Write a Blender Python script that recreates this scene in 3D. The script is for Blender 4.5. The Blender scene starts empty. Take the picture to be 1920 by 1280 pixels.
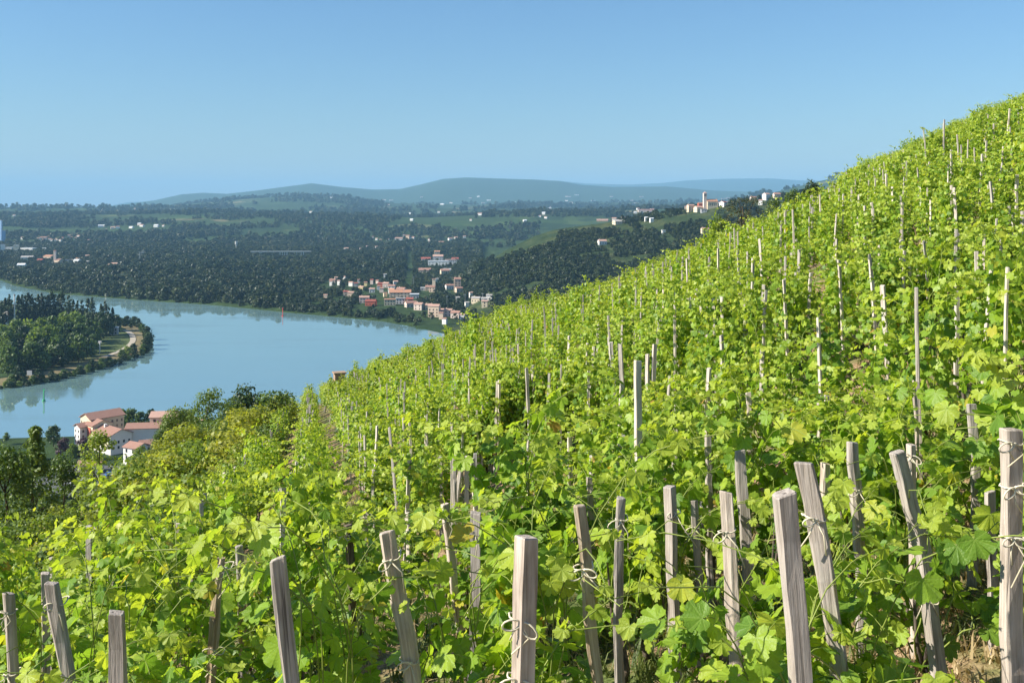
import bpy, math, random
import numpy as np
from mathutils import Vector, Matrix

# ------------------------------------------------------------------ camera, sky, sun, exposure
SC = bpy.context.scene
COL = SC.collection
CAMZ = 115.0                     # metres above the river
FPX = 1867.0                     # focal length in photo pixels (35 mm on 36 mm)
cam_d = bpy.data.cameras.new('camera'); cam = bpy.data.objects.new('camera', cam_d); COL.objects.link(cam)
cam.location = (0, 0, CAMZ); cam.rotation_euler = (math.radians(90), 0, 0)
cam_d.lens = 35.0; cam_d.sensor_width = 36.0; cam_d.shift_y = -255.0/1920.0
cam_d.clip_start = 0.1; cam_d.clip_end = 80000.0
SC.camera = cam

SUN_DIR = Vector((-0.80, -0.16, 0.58)).normalized()        # towards the sun
elev = math.asin(SUN_DIR.z); azim = math.atan2(SUN_DIR.x, SUN_DIR.y)
world = bpy.data.worlds.new('World'); SC.world = world; world.use_nodes = True
wn = world.node_tree; wn.nodes.clear()
sky = wn.nodes.new('ShaderNodeTexSky'); sky.sky_type = 'NISHITA'; sky.sun_disc = False
sky.sun_elevation = elev; sky.sun_rotation = azim
sky.altitude = 200; sky.air_density = 1.4; sky.dust_density = 0.0; sky.ozone_density = 10.0
bg = wn.nodes.new('ShaderNodeBackground'); bg.inputs[1].default_value = 0.065
wo = wn.nodes.new('ShaderNodeOutputWorld')
wn.links.new(sky.outputs[0], bg.inputs[0]); wn.links.new(bg.outputs[0], wo.inputs[0])
sun_d = bpy.data.lights.new('sun', 'SUN'); sun_d.energy = 5.0; sun_d.angle = math.radians(0.53); sun_d.color = (1.0, 0.93, 0.80)
sun = bpy.data.objects.new('sun', sun_d); COL.objects.link(sun)
sun.rotation_euler = SUN_DIR.to_track_quat('Z', 'Y').to_euler()
SC.view_settings.view_transform = 'Standard'; SC.view_settings.look = 'None'
SC.view_settings.exposure = 1.05; SC.view_settings.gamma = 1.0
SC.cycles.use_denoising = True
SC.cycles.max_bounces = 6; SC.cycles.diffuse_bounces = 4; SC.cycles.adaptive_threshold = 0.02; SC.cycles.glossy_bounces = 2
SC.cycles.transmission_bounces = 4; SC.cycles.volume_bounces = 0

rng = np.random.default_rng(7)
random.seed(7)

# ------------------------------------------------------------------ helpers: objects
def tag(o, label=None, cat=None, group=None, kind=None):
    if label: o['label'] = label
    if cat: o['category'] = cat
    if group: o['group'] = group
    if kind: o['kind'] = kind
    return o

def link(o, parent=None):
    COL.objects.link(o)
    if parent is not None: o.parent = parent
    return o

def empty(name, loc=(0, 0, 0), rz=0.0):
    o = bpy.data.objects.new(name, None); COL.objects.link(o)
    o.location = loc; o.rotation_euler = (0, 0, rz); o.empty_display_size = 0.2
    return o

def meshobj(name, me, parent=None, loc=None):
    o = bpy.data.objects.new(name, me); link(o, parent)
    if loc is not None: o.location = loc
    return o

def mk_mesh(name, verts, faces, mats, smooth=False, midx=None, uv=None, attrs=None):
    """verts (n,3); faces: (m,k) int array or list of lists"""
    me = bpy.data.meshes.new(name)
    verts = np.asarray(verts, dtype=np.float32)
    if isinstance(faces, np.ndarray):
        m, k = faces.shape
        me.vertices.add(len(verts)); me.vertices.foreach_set('co', verts.ravel())
        me.loops.add(m*k); me.loops.foreach_set('vertex_index', faces.astype(np.int32).ravel())
        me.polygons.add(m); me.polygons.foreach_set('loop_start', np.arange(0, m*k, k, dtype=np.int32))
        me.update(calc_edges=True)
    else:
        me.from_pydata([tuple(v) for v in verts], [], [tuple(f) for f in faces]); me.update()
    for mt in (mats if isinstance(mats, (list, tuple)) else [mats]): me.materials.append(mt)
    if smooth: me.polygons.foreach_set('use_smooth', np.ones(len(me.polygons), dtype=bool))
    if midx is not None: me.polygons.foreach_set('material_index', np.asarray(midx, dtype=np.int32))
    if uv is not None:
        l = me.uv_layers.new(name='UVMap')
        vi = np.empty(len(me.loops), dtype=np.int32); me.loops.foreach_get('vertex_index', vi)
        l.data.foreach_set('uv', np.asarray(uv, dtype=np.float32)[vi].ravel())
    for k, v in (attrs or {}).items():
        a = me.attributes.new(k, 'FLOAT', 'POINT'); a.data.foreach_set('value', np.asarray(v, dtype=np.float32))
    return me

class MB:
    """collects simple shapes into one mesh"""
    def __init__(s): s.v = []; s.f = []; s.m = []
    def add(s, vs, fs, m=0):
        b = len(s.v); s.v += [tuple(v) for v in vs]; s.f += [tuple(b+i for i in f) for f in fs]; s.m += [m]*len(fs); return s
    def box(s, x0, x1, y0, y1, z0, z1, m=0):
        return s.add([(x0,y0,z0),(x1,y0,z0),(x1,y1,z0),(x0,y1,z0),(x0,y0,z1),(x1,y0,z1),(x1,y1,z1),(x0,y1,z1)],
                     [(0,3,2,1),(4,5,6,7),(0,1,5,4),(1,2,6,5),(2,3,7,6),(3,0,4,7)], m)
    def tube(s, pts, r, n=6, m=0, r1=None, caps=True):
        pts = [Vector(p) for p in pts]; k = len(pts); vs = []; fs = []
        up = Vector((0.13, 0.31, 0.94))
        for i, p in enumerate(pts):
            d = (pts[min(i+1, k-1)] - pts[max(i-1, 0)]).normalized()
            a = d.cross(up); a = a.normalized() if a.length > 1e-4 else Vector((1, 0, 0)); b = d.cross(a)
            rr = r if r1 is None else r + (r1-r)*i/(k-1)
            for j in range(n):
                t = 2*math.pi*j/n; vs.append(p + a*(rr*math.cos(t)) + b*(rr*math.sin(t)))
        for i in range(k-1):
            for j in range(n):
                fs.append((i*n+j, i*n+(j+1) % n, (i+1)*n+(j+1) % n, (i+1)*n+j))
        if caps: fs.append(tuple(range(n))[::-1]); fs.append(tuple((k-1)*n+j for j in range(n)))
        return s.add(vs, fs, m)
    def mesh(s, name, mats, smooth=False): return mk_mesh(name, np.array(s.v), s.f, mats, smooth, s.m)
    def build(s, name, mats, parent=None, smooth=False, loc=None): return meshobj(name, s.mesh(name, mats, smooth), parent, loc)

# ------------------------------------------------------------------ helpers: materials
class NT:
    def __init__(s, name):
        s.mat = bpy.data.materials.new(name); s.mat.use_nodes = True; s.t = s.mat.node_tree; s.t.nodes.clear()
        s.out = s.n('ShaderNodeOutputMaterial')
    def n(s, kind, **kw):
        nd = s.t.nodes.new(kind)
        for k, v in kw.items(): setattr(nd, k, v)
        return nd
    def l(s, a, b): s.t.links.new(a, b)
    def val(s, sock, v):
        if hasattr(v, 'is_linked') or isinstance(v, bpy.types.NodeSocket): s.l(v, sock)
        else: sock.default_value = v
    def math(s, op, a, b=None, c=None, clamp=False):
        nd = s.n('ShaderNodeMath', operation=op, use_clamp=clamp)
        for i, v in enumerate((a, b, c)):
            if v is not None: s.val(nd.inputs[i], v)
        return nd.outputs[0]
    def noise(s, scale, detail=4, rough=0.55, vec=None, dist=0.0):
        nd = s.n('ShaderNodeTexNoise'); nd.inputs['Scale'].default_value = scale; nd.inputs['Detail'].default_value = detail
        nd.inputs['Roughness'].default_value = rough; nd.inputs['Distortion'].default_value = dist
        if vec is not None: s.l(vec, nd.inputs['Vector'])
        return nd.outputs[0]
    def ramp(s, fac, stops, interp='LINEAR'):
        nd = s.n('ShaderNodeValToRGB'); cr = nd.color_ramp; cr.interpolation = interp
        while len(cr.elements) < len(stops): cr.elements.new(0.5)
        for e, (p, c) in zip(cr.elements, stops): e.position = p; e.color = (*c, 1) if len(c) == 3 else c
        s.l(fac, nd.inputs[0]); return nd.outputs[0]
    def mix(s, fac, a, b, mode='MIX'):
        nd = s.n('ShaderNodeMix', data_type='RGBA', blend_type=mode)
        s.val(nd.inputs[0], fac)
        for i, v in ((6, a), (7, b)):
            if isinstance(v, tuple): nd.inputs[i].default_value = (*v, 1)
            else: s.l(v, nd.inputs[i])
        return nd.outputs[2]
    def coords(s, kind='Object', scale=None):
        tc = s.n('ShaderNodeTexCoord'); o = tc.outputs[kind]
        if scale is not None:
            mp = s.n('ShaderNodeMapping'); mp.inputs['Scale'].default_value = scale; s.l(o, mp.inputs[0]); o = mp.outputs[0]
        return o
    def bump(s, h, strength, dist):
        nd = s.n('ShaderNodeBump'); nd.inputs['Strength'].default_value = strength; nd.inputs['Distance'].default_value = dist
        s.l(h, nd.inputs['Height']); return nd.outputs[0]
    def bsdf(s, color, rough=0.8, spec=0.3, normal=None, surface=True):
        p = s.n('ShaderNodeBsdfPrincipled')
        if isinstance(color, tuple): p.inputs['Base Color'].default_value = (*color, 1)
        else: s.l(color, p.inputs['Base Color'])
        s.val(p.inputs['Roughness'], rough); p.inputs['Specular IOR Level'].default_value = spec
        if normal is not None: s.l(normal, p.inputs['Normal'])
        if surface: s.l(p.outputs[0], s.out.inputs[0])
        return p

def rnd(nt): return nt.n('ShaderNodeObjectInfo').outputs['Random']
def attr(nt, name):
    a = nt.n('ShaderNodeAttribute'); a.attribute_name = name; return a.outputs['Fac']

def foliage_mat(name, stops, transl=0.35, tmul=(1.5, 1.45, 0.6), rough=0.5, veins=False, tree=False):
    nt = NT(name)
    t = nt.math('FRACT', nt.math('ADD', attr(nt, 'tint'), rnd(nt)))
    if tree: t = nt.math('ADD', nt.math('MULTIPLY', attr(nt, 'tint'), 0.4), nt.math('MULTIPLY', nt.math('POWER', rnd(nt), 1.6), 0.7), clamp=True)
    col = nt.ramp(t, stops)
    yg = attr(nt, 'young')
    col = nt.mix(nt.math('MULTIPLY', yg, 0.85), col, (0.42, 0.48, 0.06))
    nrm = None
    if veins:
        uv = nt.n('ShaderNodeUVMap').outputs[0]
        sp = nt.n('ShaderNodeSeparateXYZ'); nt.l(uv, sp.inputs[0])
        ax = nt.math('ABSOLUTE', sp.outputs[0]); y = sp.outputs[1]
        ds = [ax]
        for ang in (50, 104):
            c, s_ = math.cos(math.radians(ang)), math.sin(math.radians(ang))
            d = nt.math('ABSOLUTE', nt.math('SUBTRACT', nt.math('MULTIPLY', ax, c), nt.math('MULTIPLY', y, s_)))
            al = nt.math('ADD', nt.math('MULTIPLY', ax, s_), nt.math('MULTIPLY', y, c))
            ds.append(nt.math('ADD', d, nt.math('MULTIPLY', nt.math('LESS_THAN', al, 0.0), 1.0)))
        dm = nt.math('MINIMUM', nt.math('MINIMUM', ds[0], ds[1]), ds[2])
        vein = nt.math('SUBTRACT', 1.0, nt.math('DIVIDE', dm, 0.035), clamp=True)
        # side veins: herring-bone ripples away from the main veins
        rip = nt.math('SINE', nt.math('MULTIPLY', nt.math('SUBTRACT', y, nt.math('MULTIPLY', ax, 0.8)), 42.0))
        col = nt.mix(nt.math('MULTIPLY', vein, 0.55), col, (0.25, 0.36, 0.08))
        col = nt.mix(nt.math('MULTIPLY', nt.math('GREATER_THAN', rip, 0.86), 0.16), col, (0.25, 0.36, 0.08))
        blot = nt.noise(2.6, 3, 0.6, uv)
        col = nt.mix(0.35, col, nt.mix(blot, (0.3, 0.3, 0.3), (0.9, 0.9, 0.9)), 'OVERLAY')
        h = nt.math('ADD', nt.math('MULTIPLY', dm, 1.5), nt.math('MULTIPLY', nt.noise(9.0, 2, 0.5, uv), 0.3))
        nrm = nt.bump(h, 0.5, 0.02)
    p = nt.bsdf(col, rough, 0.35, nrm, surface=False)
    tr = nt.n('ShaderNodeBsdfTranslucent')
    nt.l(nt.mix(1.0, col, tmul, 'MULTIPLY'), tr.inputs[0])
    if nrm is not None: nt.l(nrm, tr.inputs[1])
    mx = nt.n('ShaderNodeMixShader'); mx.inputs[0].default_value = transl
    nt.l(p.outputs[0], mx.inputs[1]); nt.l(tr.outputs[0], mx.inputs[2]); nt.l(mx.outputs[0], nt.out.inputs[0])
    return nt.mat

VINE_STOPS = [(0.0, (0.10, 0.20, 0.028)), (0.30, (0.165, 0.285, 0.030)), (0.62, (0.245, 0.37, 0.034)),
              (0.88, (0.32, 0.43, 0.04)), (0.972, (0.37, 0.45, 0.05)), (0.992, (0.42, 0.37, 0.04)), (1.0, (0.34, 0.20, 0.05))]
M_VLEAF = foliage_mat('vine_leaf', VINE_STOPS, 0.48, (1.55, 1.5, 0.7), 0.45, veins=True)
M_VLEAF_S = foliage_mat('vine_leaf_plain', VINE_STOPS, 0.45, (1.55, 1.5, 0.7), 0.45)
def greens(a, b, c): return [(0.0, a), (0.5, b), (1.0, c)]
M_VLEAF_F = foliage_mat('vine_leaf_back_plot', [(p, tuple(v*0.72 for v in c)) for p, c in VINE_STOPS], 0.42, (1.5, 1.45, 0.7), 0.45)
M_TREE = {
    'dark': foliage_mat('tree_leaf_dark', greens((0.020, 0.042, 0.012), (0.034, 0.066, 0.016), (0.055, 0.095, 0.02)), 0.25, tree=True),
    'oak': foliage_mat('tree_leaf_oak', greens((0.055, 0.098, 0.02), (0.095, 0.155, 0.027), (0.15, 0.21, 0.036)), 0.3, tree=True),
    'lime': foliage_mat('tree_leaf_lime', greens((0.10, 0.155, 0.025), (0.16, 0.23, 0.034), (0.23, 0.30, 0.05)), 0.44, tree=True),
    'yellow': foliage_mat('bush_leaf_yellow', greens((0.16, 0.20, 0.035), (0.25, 0.29, 0.045), (0.36, 0.36, 0.06)), 0.48, tree=True),
    'poplar': foliage_mat('poplar_leaf', greens((0.022, 0.042, 0.014), (0.034, 0.06, 0.018), (0.05, 0.08, 0.02)), 0.2),
    'plum': foliage_mat('plum_leaf', greens((0.045, 0.022, 0.03), (0.065, 0.03, 0.042), (0.09, 0.05, 0.05)), 0.2),
    'pine': foliage_mat('pine_needle', greens((0.035, 0.055, 0.022), (0.06, 0.075, 0.03), (0.10, 0.10, 0.045)), 0.2),
    'forest': foliage_mat('forest_leaf', [(0.0, (0.012, 0.024, 0.010)), (0.35, (0.020, 0.038, 0.012)), (0.6, (0.034, 0.055, 0.015)), (0.85, (0.062, 0.082, 0.022)), (1.0, (0.085, 0.095, 0.03))], 0.2, tree=True),
}

def plain(name, col, rough=0.8, spec=0.3, var=0.15, scale=3.0, bump=0.0):
    nt = NT(name); v = nt.coords('Object')
    n = nt.noise(scale, 5, 0.6, v)
    c = nt.mix(n, tuple(x*(1-var) for x in col), tuple(min(1, x*(1+var)) for x in col))
    br = nt.math('ADD', nt.math('MULTIPLY', rnd(nt), 0.2), 0.9)
    c = nt.mix(1.0, c, nt.n('ShaderNodeCombineColor').outputs[0], 'MULTIPLY') if False else c
    hs = nt.n('ShaderNodeHueSaturation'); nt.l(c, hs.inputs['Color']); nt.l(br, hs.inputs['Value'])
    nt.bsdf(hs.outputs[0], rough, spec, nt.bump(n, 0.3, bump) if bump else None)
    return nt.mat

def wood_mat(name, dark, mid, light, grain=60.0):
    nt = NT(name); v = nt.coords('Object', (1, 1, 0.045))
    r = rnd(nt)
    off = nt.n('ShaderNodeVectorMath', operation='ADD'); nt.l(v, off.inputs[0])
    cx = nt.n('ShaderNodeCombineXYZ'); nt.l(nt.math('MULTIPLY', r, 37.0), cx.inputs[2]); nt.l(cx.outputs[0], off.inputs[1])
    g = nt.noise(grain, 6, 0.65, off.outputs[0], 0.6)
    g2 = nt.noise(7.0, 4, 0.6, nt.coords('Object', (1, 1, 0.4)))
    f = nt.math('ADD', nt.math('MULTIPLY', g, 0.75), nt.math('MULTIPLY', g2, 0.35))
    c = nt.ramp(f, [(0.36, dark), (0.47, mid), (0.70, light)])
    crack = nt.noise(grain*0.8, 3, 0.5, nt.coords('Object', (1, 1, 0.018)), 0.3)
    c = nt.mix(nt.ramp(crack, [(0.30, (0.85, 0.85, 0.85)), (0.37, (0, 0, 0))]), c, tuple(v*0.45 for v in dark))
    stain = nt.noise(2.2, 4, 0.6, nt.coords('Object', (1, 1, 0.7)))
    c = nt.mix(nt.ramp(stain, [(0.5, (0, 0, 0)), (0.72, (0.6, 0.6, 0.6))]), c, (0.13, 0.10, 0.075))
    hs = nt.n('ShaderNodeHueSaturation'); nt.l(c, hs.inputs['Color'])
    nt.l(nt.math('ADD', nt.math('MULTIPLY', r, 0.35), 0.82), hs.inputs['Value'])
    nt.l(nt.math('ADD', nt.math('MULTIPLY', r, 0.4), 0.75), hs.inputs['Saturation'])
    nt.bsdf(hs.outputs[0], 0.85, 0.2, nt.bump(nt.math('ADD', g, nt.math('MULTIPLY', crack, 0.8)), 1.0, 0.006)); return nt.mat

M_WOOD = wood_mat('weathered_wood', (0.10, 0.075, 0.06), (0.33, 0.275, 0.23), (0.56, 0.49, 0.43))
M_WOODB = wood_mat('stripped_wood', (0.07, 0.045, 0.03), (0.30, 0.22, 0.14), (0.56, 0.46, 0.34), 45.0)
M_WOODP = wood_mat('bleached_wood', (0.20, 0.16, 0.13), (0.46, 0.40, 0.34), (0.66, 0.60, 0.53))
M_BARK = wood_mat('dark_bark', (0.03, 0.022, 0.018), (0.085, 0.065, 0.05), (0.20, 0.16, 0.12), 50.0)
M_TRUNK = plain('tree_trunk', (0.09, 0.07, 0.05), 0.9, 0.1, 0.4, 6.0)
M_SHOOT = plain('green_shoot', (0.20, 0.25, 0.05), 0.5, 0.3, 0.3, 8.0)
M_TWINE = plain('twine', (0.62, 0.56, 0.42), 0.9, 0.1, 0.15, 60.0)

# ------------------------------------------------------------------ terrain functions
def sstep(a, b, x): t = np.clip((x-a)/(b-a), 0, 1); return t*t*(3-2*t)
def vnoise(x, y, seed=0):
    xi = np.floor(x).astype(np.int64); yi = np.floor(y).astype(np.int64); fx = x-xi; fy = y-yi
    fx = fx*fx*(3-2*fx); fy = fy*fy*(3-2*fy)
    def h(a, b):
        n = (a*374761393 + b*668265263 + seed*974711) & 0x7fffffff
        n = ((n ^ (n >> 13))*1274126177) & 0x7fffffff
        return ((n ^ (n >> 16)) & 0xffff)/65535.0
    return (h(xi, yi)*(1-fx)+h(xi+1, yi)*fx)*(1-fy) + (h(xi, yi+1)*(1-fx)+h(xi+1, yi+1)*fx)*fy
def fbm(x, y, seed=0, oct=4):
    s = 0; a = 0.5; 
    for i in range(oct): s = s + a*vnoise(x*2**i, y*2**i, seed+i*17); a *= 0.5
    return s/(1-0.5**oct) - 0.5

def hill(x, y):
    x = np.asarray(x, float); y = np.asarray(y, float)
    a = 0.24 + 0.173*sstep(5, 30, y)
    z = CAMZ - 2.4 - 0.095*y + a*x
    t = np.maximum(0, y-88); z = z - np.where(t < 50, 0.006*t*t, 15 + 0.6*(t-50))
    z = z - 0.8*sstep(7.0, 12.0, y)*(1-sstep(13.5, 46, y))*(1-0.85*sstep(0.5, 5.0, x))
    z = z - 1.35*sstep(44, 60, y)*(1-sstep(-1.5, 1.5, x-0.325*y))*sstep(-2.0, 7.0, x-0.02*y)      # the back plot lies a terrace lower
    return z + 0.12*fbm(x*0.7, y*0.7, 3) + 1.3*fbm(x*0.07, y*0.07, 5)*sstep(10, 45, y)

def W(px, py, z=0.0):
    D = (CAMZ-z)*FPX/(py-385.0); return ((px-960)/FPX*D, D)
WATER = [(-1900, 3000), (-1100, 2050), (-930, 1760), W(-8, 522), W(25, 535), W(100, 550), W(250, 562), W(400, 572), W(560, 588), W(650, 596),
         W(720, 603), W(785, 615), (-45, 868), (40, 810), (160, 770), (700, 760), (700, 640), (200, 640), (60, 620), (-60, 560), (-150, 505),
         (-250, 492), (-400, 470), (-900, 330), (-1900, 300)]
PEN = [W(0, 725), W(60, 718), W(100, 711), W(180, 692), W(240, 673), W(270, 664), W(283, 652), W(288, 636), W(281, 620), W(262, 607), W(235, 597), W(200, 589),
       W(140, 579), W(60, 573), W(0, 569), (-900, 1420), (-1300, 1750), (-1900, 1750), (-1900, 480), (-700, 545)]
def sd_poly(x, y, poly):
    """signed distance, positive inside"""
    P = np.array(poly); d = np.full(x.shape, 1e18); ins = np.zeros(x.shape, bool)
    for i in range(len(P)):
        a = P[i]; b = P[(i+1) % len(P)]; e = b-a
        wx = x-a[0]; wy = y-a[1]; t = np.clip((wx*e[0]+wy*e[1])/(e@e), 0, 1)
        d = np.minimum(d, (wx-e[0]*t)**2 + (wy-e[1]*t)**2)
        c = ((a[1] <= y) != (b[1] <= y)); xi = a[0] + (y-a[1])/(b[1]-a[1]+1e-12)*e[0]
        ins ^= c & (x < xi)
    return np.where(ins, 1, -1)*np.sqrt(d)

def ridge(pts):
    p = np.array(pts, float); return p[:, 0], p[:, 1], p[:, 2]
RIDGES = [   # (px, py, distance), foot distance, power
    (ridge([(-900, 408, 4300), (0, 404, 4300), (200, 402, 4300), (400, 398, 4200), (600, 404, 4000), (800, 408, 3800), (1000, 398, 3800), (1300, 390, 3900), (2800, 380, 4000)]), 2650, 1.0, 0.012),
    (ridge([(-900, 402, 7600), (0, 397, 7600), (200, 391, 7600), (330, 385, 7600), (450, 373, 7600), (560, 366, 7600), (650, 370, 7600), (740, 381, 7600), (900, 384, 7800), (1100, 380, 8000), (1300, 378, 8000), (2800, 378, 8000)]), 4300, 1.0, 0.01),
    (ridge([(-900, 399, 13000), (0, 397, 13000), (150, 391, 13000), (230, 383, 13000), (290, 375, 13000), (340, 364, 13000), (380, 361, 13000), (425, 363, 13000), (480, 357, 13000), (540, 349, 13000), (585, 343, 13000), (640, 350, 13000), (700, 355, 13000), (750, 354, 13000), (790, 345, 13000), (830, 335, 13000), (875, 332, 13000), (930, 334, 13000), (1000, 336, 13000), (1050, 339, 13000), (1090, 346, 13000), (1150, 350, 13000), (1250, 349, 13000), (1340, 357, 13000), (1500, 362, 13000), (2800, 365, 13000)]), 8600, 1.3, 0.04),
    (ridge([(-900, 400, 22000), (150, 398, 22000), (240, 379, 22000), (280, 378, 22000), (330, 384, 22000), (900, 350, 22000), (1040, 338, 22000), (1100, 344, 22000), (1180, 346, 22000), (1240, 343, 22000), (1290, 338, 22000), (1350, 335, 22000), (1440, 334, 22000), (1500, 338, 22000), (1600, 340, 22000), (2800, 345, 22000)]), 15000, 1.3, 0.03),
    (ridge([(1300, 390, 6000), (1400, 372, 6000), (1480, 354, 6000), (1530, 341, 6000), (1575, 331, 6000), (1700, 324, 6000), (2800, 310, 6000)]), 4300, 1.2, 0.03),
]
SPUR = ridge([(780, 640, 1450), (830, 578, 1450), (850, 560, 1450), (880, 522, 1470), (905, 496, 1480), (950, 468, 1500), (1000, 443, 1500), (1040, 430, 1500), (1100, 422, 1500), (1180, 411, 1500), (1260, 396, 1480), (1300, 391, 1450), (1340, 386, 1430), (1400, 376, 1430), (1450, 368, 1450), (1560, 358, 1500), (1700, 345, 1500), (2800, 300, 1500)])
def valley(x, y, detail=True):
    x = np.asarray(x, float); y = np.asarray(y, float); px = 960 + FPX*x/np.maximum(y, 1)
    sdw = sd_poly(x, y, WATER); sdp = sd_poly(x, y, PEN)
    land = np.maximum(-sdw, sdp)
    base = np.clip(land*0.22, -4, 2.2) + np.clip((-sdw-30)*0.004, 0, 2.5)
    z = base + 0.5*fbm(x/30, y/30, 11)*(land > 6)
    for (rx, ry, rd), foot, pw, fall in RIDGES:
        D = np.interp(px, rx, rd); Z = CAMZ + (385-np.interp(px, rx, ry))/FPX*D
        jit = 1 + 0.10*fbm(px/170, y/2600, 5)
        t = np.clip((y-foot*jit)/(D-foot*jit), 0, 1)
        prof = (0.55*t + 0.45*t*t*(3-2*t))**pw
        zz = np.where(y <= D, 3 + (Z-3)*prof, Z - (y-D)*fall); zz = np.where(t <= 0, -50.0, zz)
        rough = 0.22*(Z-3)*fbm(x/(D*0.09), y/(D*0.13), int(foot) % 97, 5)*np.sin(np.pi*np.clip(t, 0, 1))
        z = np.maximum(z, zz + rough)
    rx, ry, rd = SPUR; D = np.interp(px, rx, rd); Z = CAMZ + (385-np.interp(px, rx, ry))/FPX*D
    t = np.clip((y-930)/(D-930), 0, 1)
    zz = np.where(y <= D, 2 + (Z-2)*(t**0.85), Z - (y-D)*0.16); zz = np.where(t <= 0, -50.0, zz)
    zz = zz + 12*fbm(x/150+3, y/260, 77, 4)*np.sin(np.pi*t)*np.clip(Z/60, 0, 1)
    zz = np.where(px > 780, zz, -50)
    return np.maximum(z, zz)

def ray_hit(px, py, d0=500, d1=16000):
    """where the view through a photo pixel meets the valley ground"""
    d = np.geomspace(d0, d1, 900); x = (px-960)/FPX*d; zr = CAMZ + (385-py)/FPX*d
    h = valley(x, d); k = np.nonzero(h >= zr)[0]
    if len(k) == 0: k = [int(np.argmin(zr-h))]
    i = k[0]; return float(x[i]), float(d[i]), float(h[i])

# ------------------------------------------------------------------ ground materials
def ground_mat():
    nt = NT('vineyard_soil'); v = nt.coords('Object')
    n1 = nt.noise(1.3, 6, 0.6, v); n2 = nt.noise(14.0, 5, 0.7, v)
    c = nt.ramp(n2, [(0.3, (0.14, 0.085, 0.05)), (0.5, (0.30, 0.20, 0.12)), (0.7, (0.46, 0.34, 0.22))])
    g = nt.ramp(n2, [(0.3, (0.05, 0.08, 0.02)), (0.7, (0.17, 0.2, 0.07))])
    c = nt.mix(nt.ramp(n1, [(0.42, (0, 0, 0)), (0.6, (1, 1, 1))]), c, g)
    nt.bsdf(c, 0.95, 0.1, nt.bump(n2, 0.8, 0.04)); return nt.mat
def valley_mat():
    nt = NT('valley_fields'); v = nt.coords('Object')
    vo = nt.n('ShaderNodeTexVoronoi'); vo.inputs['Scale'].default_value = 0.0075; vo.inputs['Randomness'].default_value = 0.9
    wv = nt.n('ShaderNodeVectorMath', operation='ADD'); nt.l(v, wv.inputs[0])
    nn = nt.n('ShaderNodeTexNoise'); nn.inputs['Scale'].default_value = 0.01; nt.l(v, nn.inputs['Vector'])
    sc = nt.n('ShaderNodeVectorMath', operation='SCALE'); sc.inputs['Scale'].default_value = 60; nt.l(nn.outputs['Color'], sc.inputs[0]); nt.l(sc.outputs[0], wv.inputs[1])
    nt.l(wv.outputs[0], vo.inputs['Vector'])
    sp = nt.n('ShaderNodeSeparateColor'); nt.l(vo.outputs['Color'], sp.inputs[0])
    fld = nt.ramp(sp.outputs[0], [(0.0, (0.022, 0.042, 0.014)), (0.3, (0.035, 0.065, 0.018)), (0.55, (0.055, 0.085, 0.024)), (0.72, (0.045, 0.075, 0.02)), (0.86, (0.10, 0.11, 0.045)), (0.94, (0.19, 0.155, 0.085)), (1.0, (0.07, 0.10, 0.03))], 'CONSTANT')
    fine = nt.noise(0.12, 6, 0.65, v); big = nt.noise(0.004, 5, 0.6, v)
    wood = nt.ramp(fine, [(0.3, (0.016, 0.032, 0.012)), (0.7, (0.045, 0.075, 0.02))])
    c = nt.mix(nt.ramp(big, [(0.47, (1, 1, 1)), (0.56, (0, 0, 0))]), fld, wood)
    c = nt.mix(attr(nt, 'wooded'), c, wood)
    mead = nt.ramp(nt.noise(0.03, 5, 0.65, v), [(0.35, (0.020, 0.036, 0.013)), (0.5, (0.032, 0.05, 0.017)), (0.66, (0.07, 0.08, 0.03))])
    c = nt.mix(attr(nt, 'meadow'), c, mead)
    c = nt.mix(0.3, c, nt.mix(fine, (0.2, 0.2, 0.2), (0.9, 0.9, 0.9)), 'OVERLAY')
    nt.bsdf(c, 0.95, 0.1, nt.bump(fine, 0.5, 3.0)); return nt.mat
def water_mat():
    nt = NT('river_water'); v = nt.coords('Object')
    n = nt.noise(0.35, 4, 0.6, nt.coords('Object', (1, 0.35, 1)))
    big = nt.noise(0.012, 3, 0.5, nt.coords('Object', (0.5, 2.0, 1)))
    c = nt.mix(big, (0.12, 0.21, 0.22), (0.15, 0.25, 0.25))
    rg = nt.ramp(nt.noise(0.02, 4, 0.6, nt.coords('Object', (0.35, 1.6, 1))), [(0.45, (0.02, 0.02, 0.02)), (0.62, (0.16, 0.16, 0.16))])
    p = nt.bsdf(c, rg, 0.6, nt.bump(n, 0.06, 0.05)); p.inputs['IOR'].default_value = 4.8
    return nt.mat
M_SOIL = ground_mat(); M_VALLEY = valley_mat(); M_WATER = water_mat()
M_DRYGRASS = plain('dry_grass', (0.19, 0.155, 0.08), 0.95, 0.1, 0.35, 0.25)
M_LAWN = plain('meadow_grass', (0.075, 0.10, 0.035), 0.95, 0.1, 0.35, 0.25)
M_PATH = plain('pale_gravel', (0.42, 0.37, 0.29), 0.95, 0.1, 0.12, 0.6)
M_ASPHALT = plain('asphalt', (0.10, 0.10, 0.105), 0.9, 0.2, 0.15, 1.0)

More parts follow.
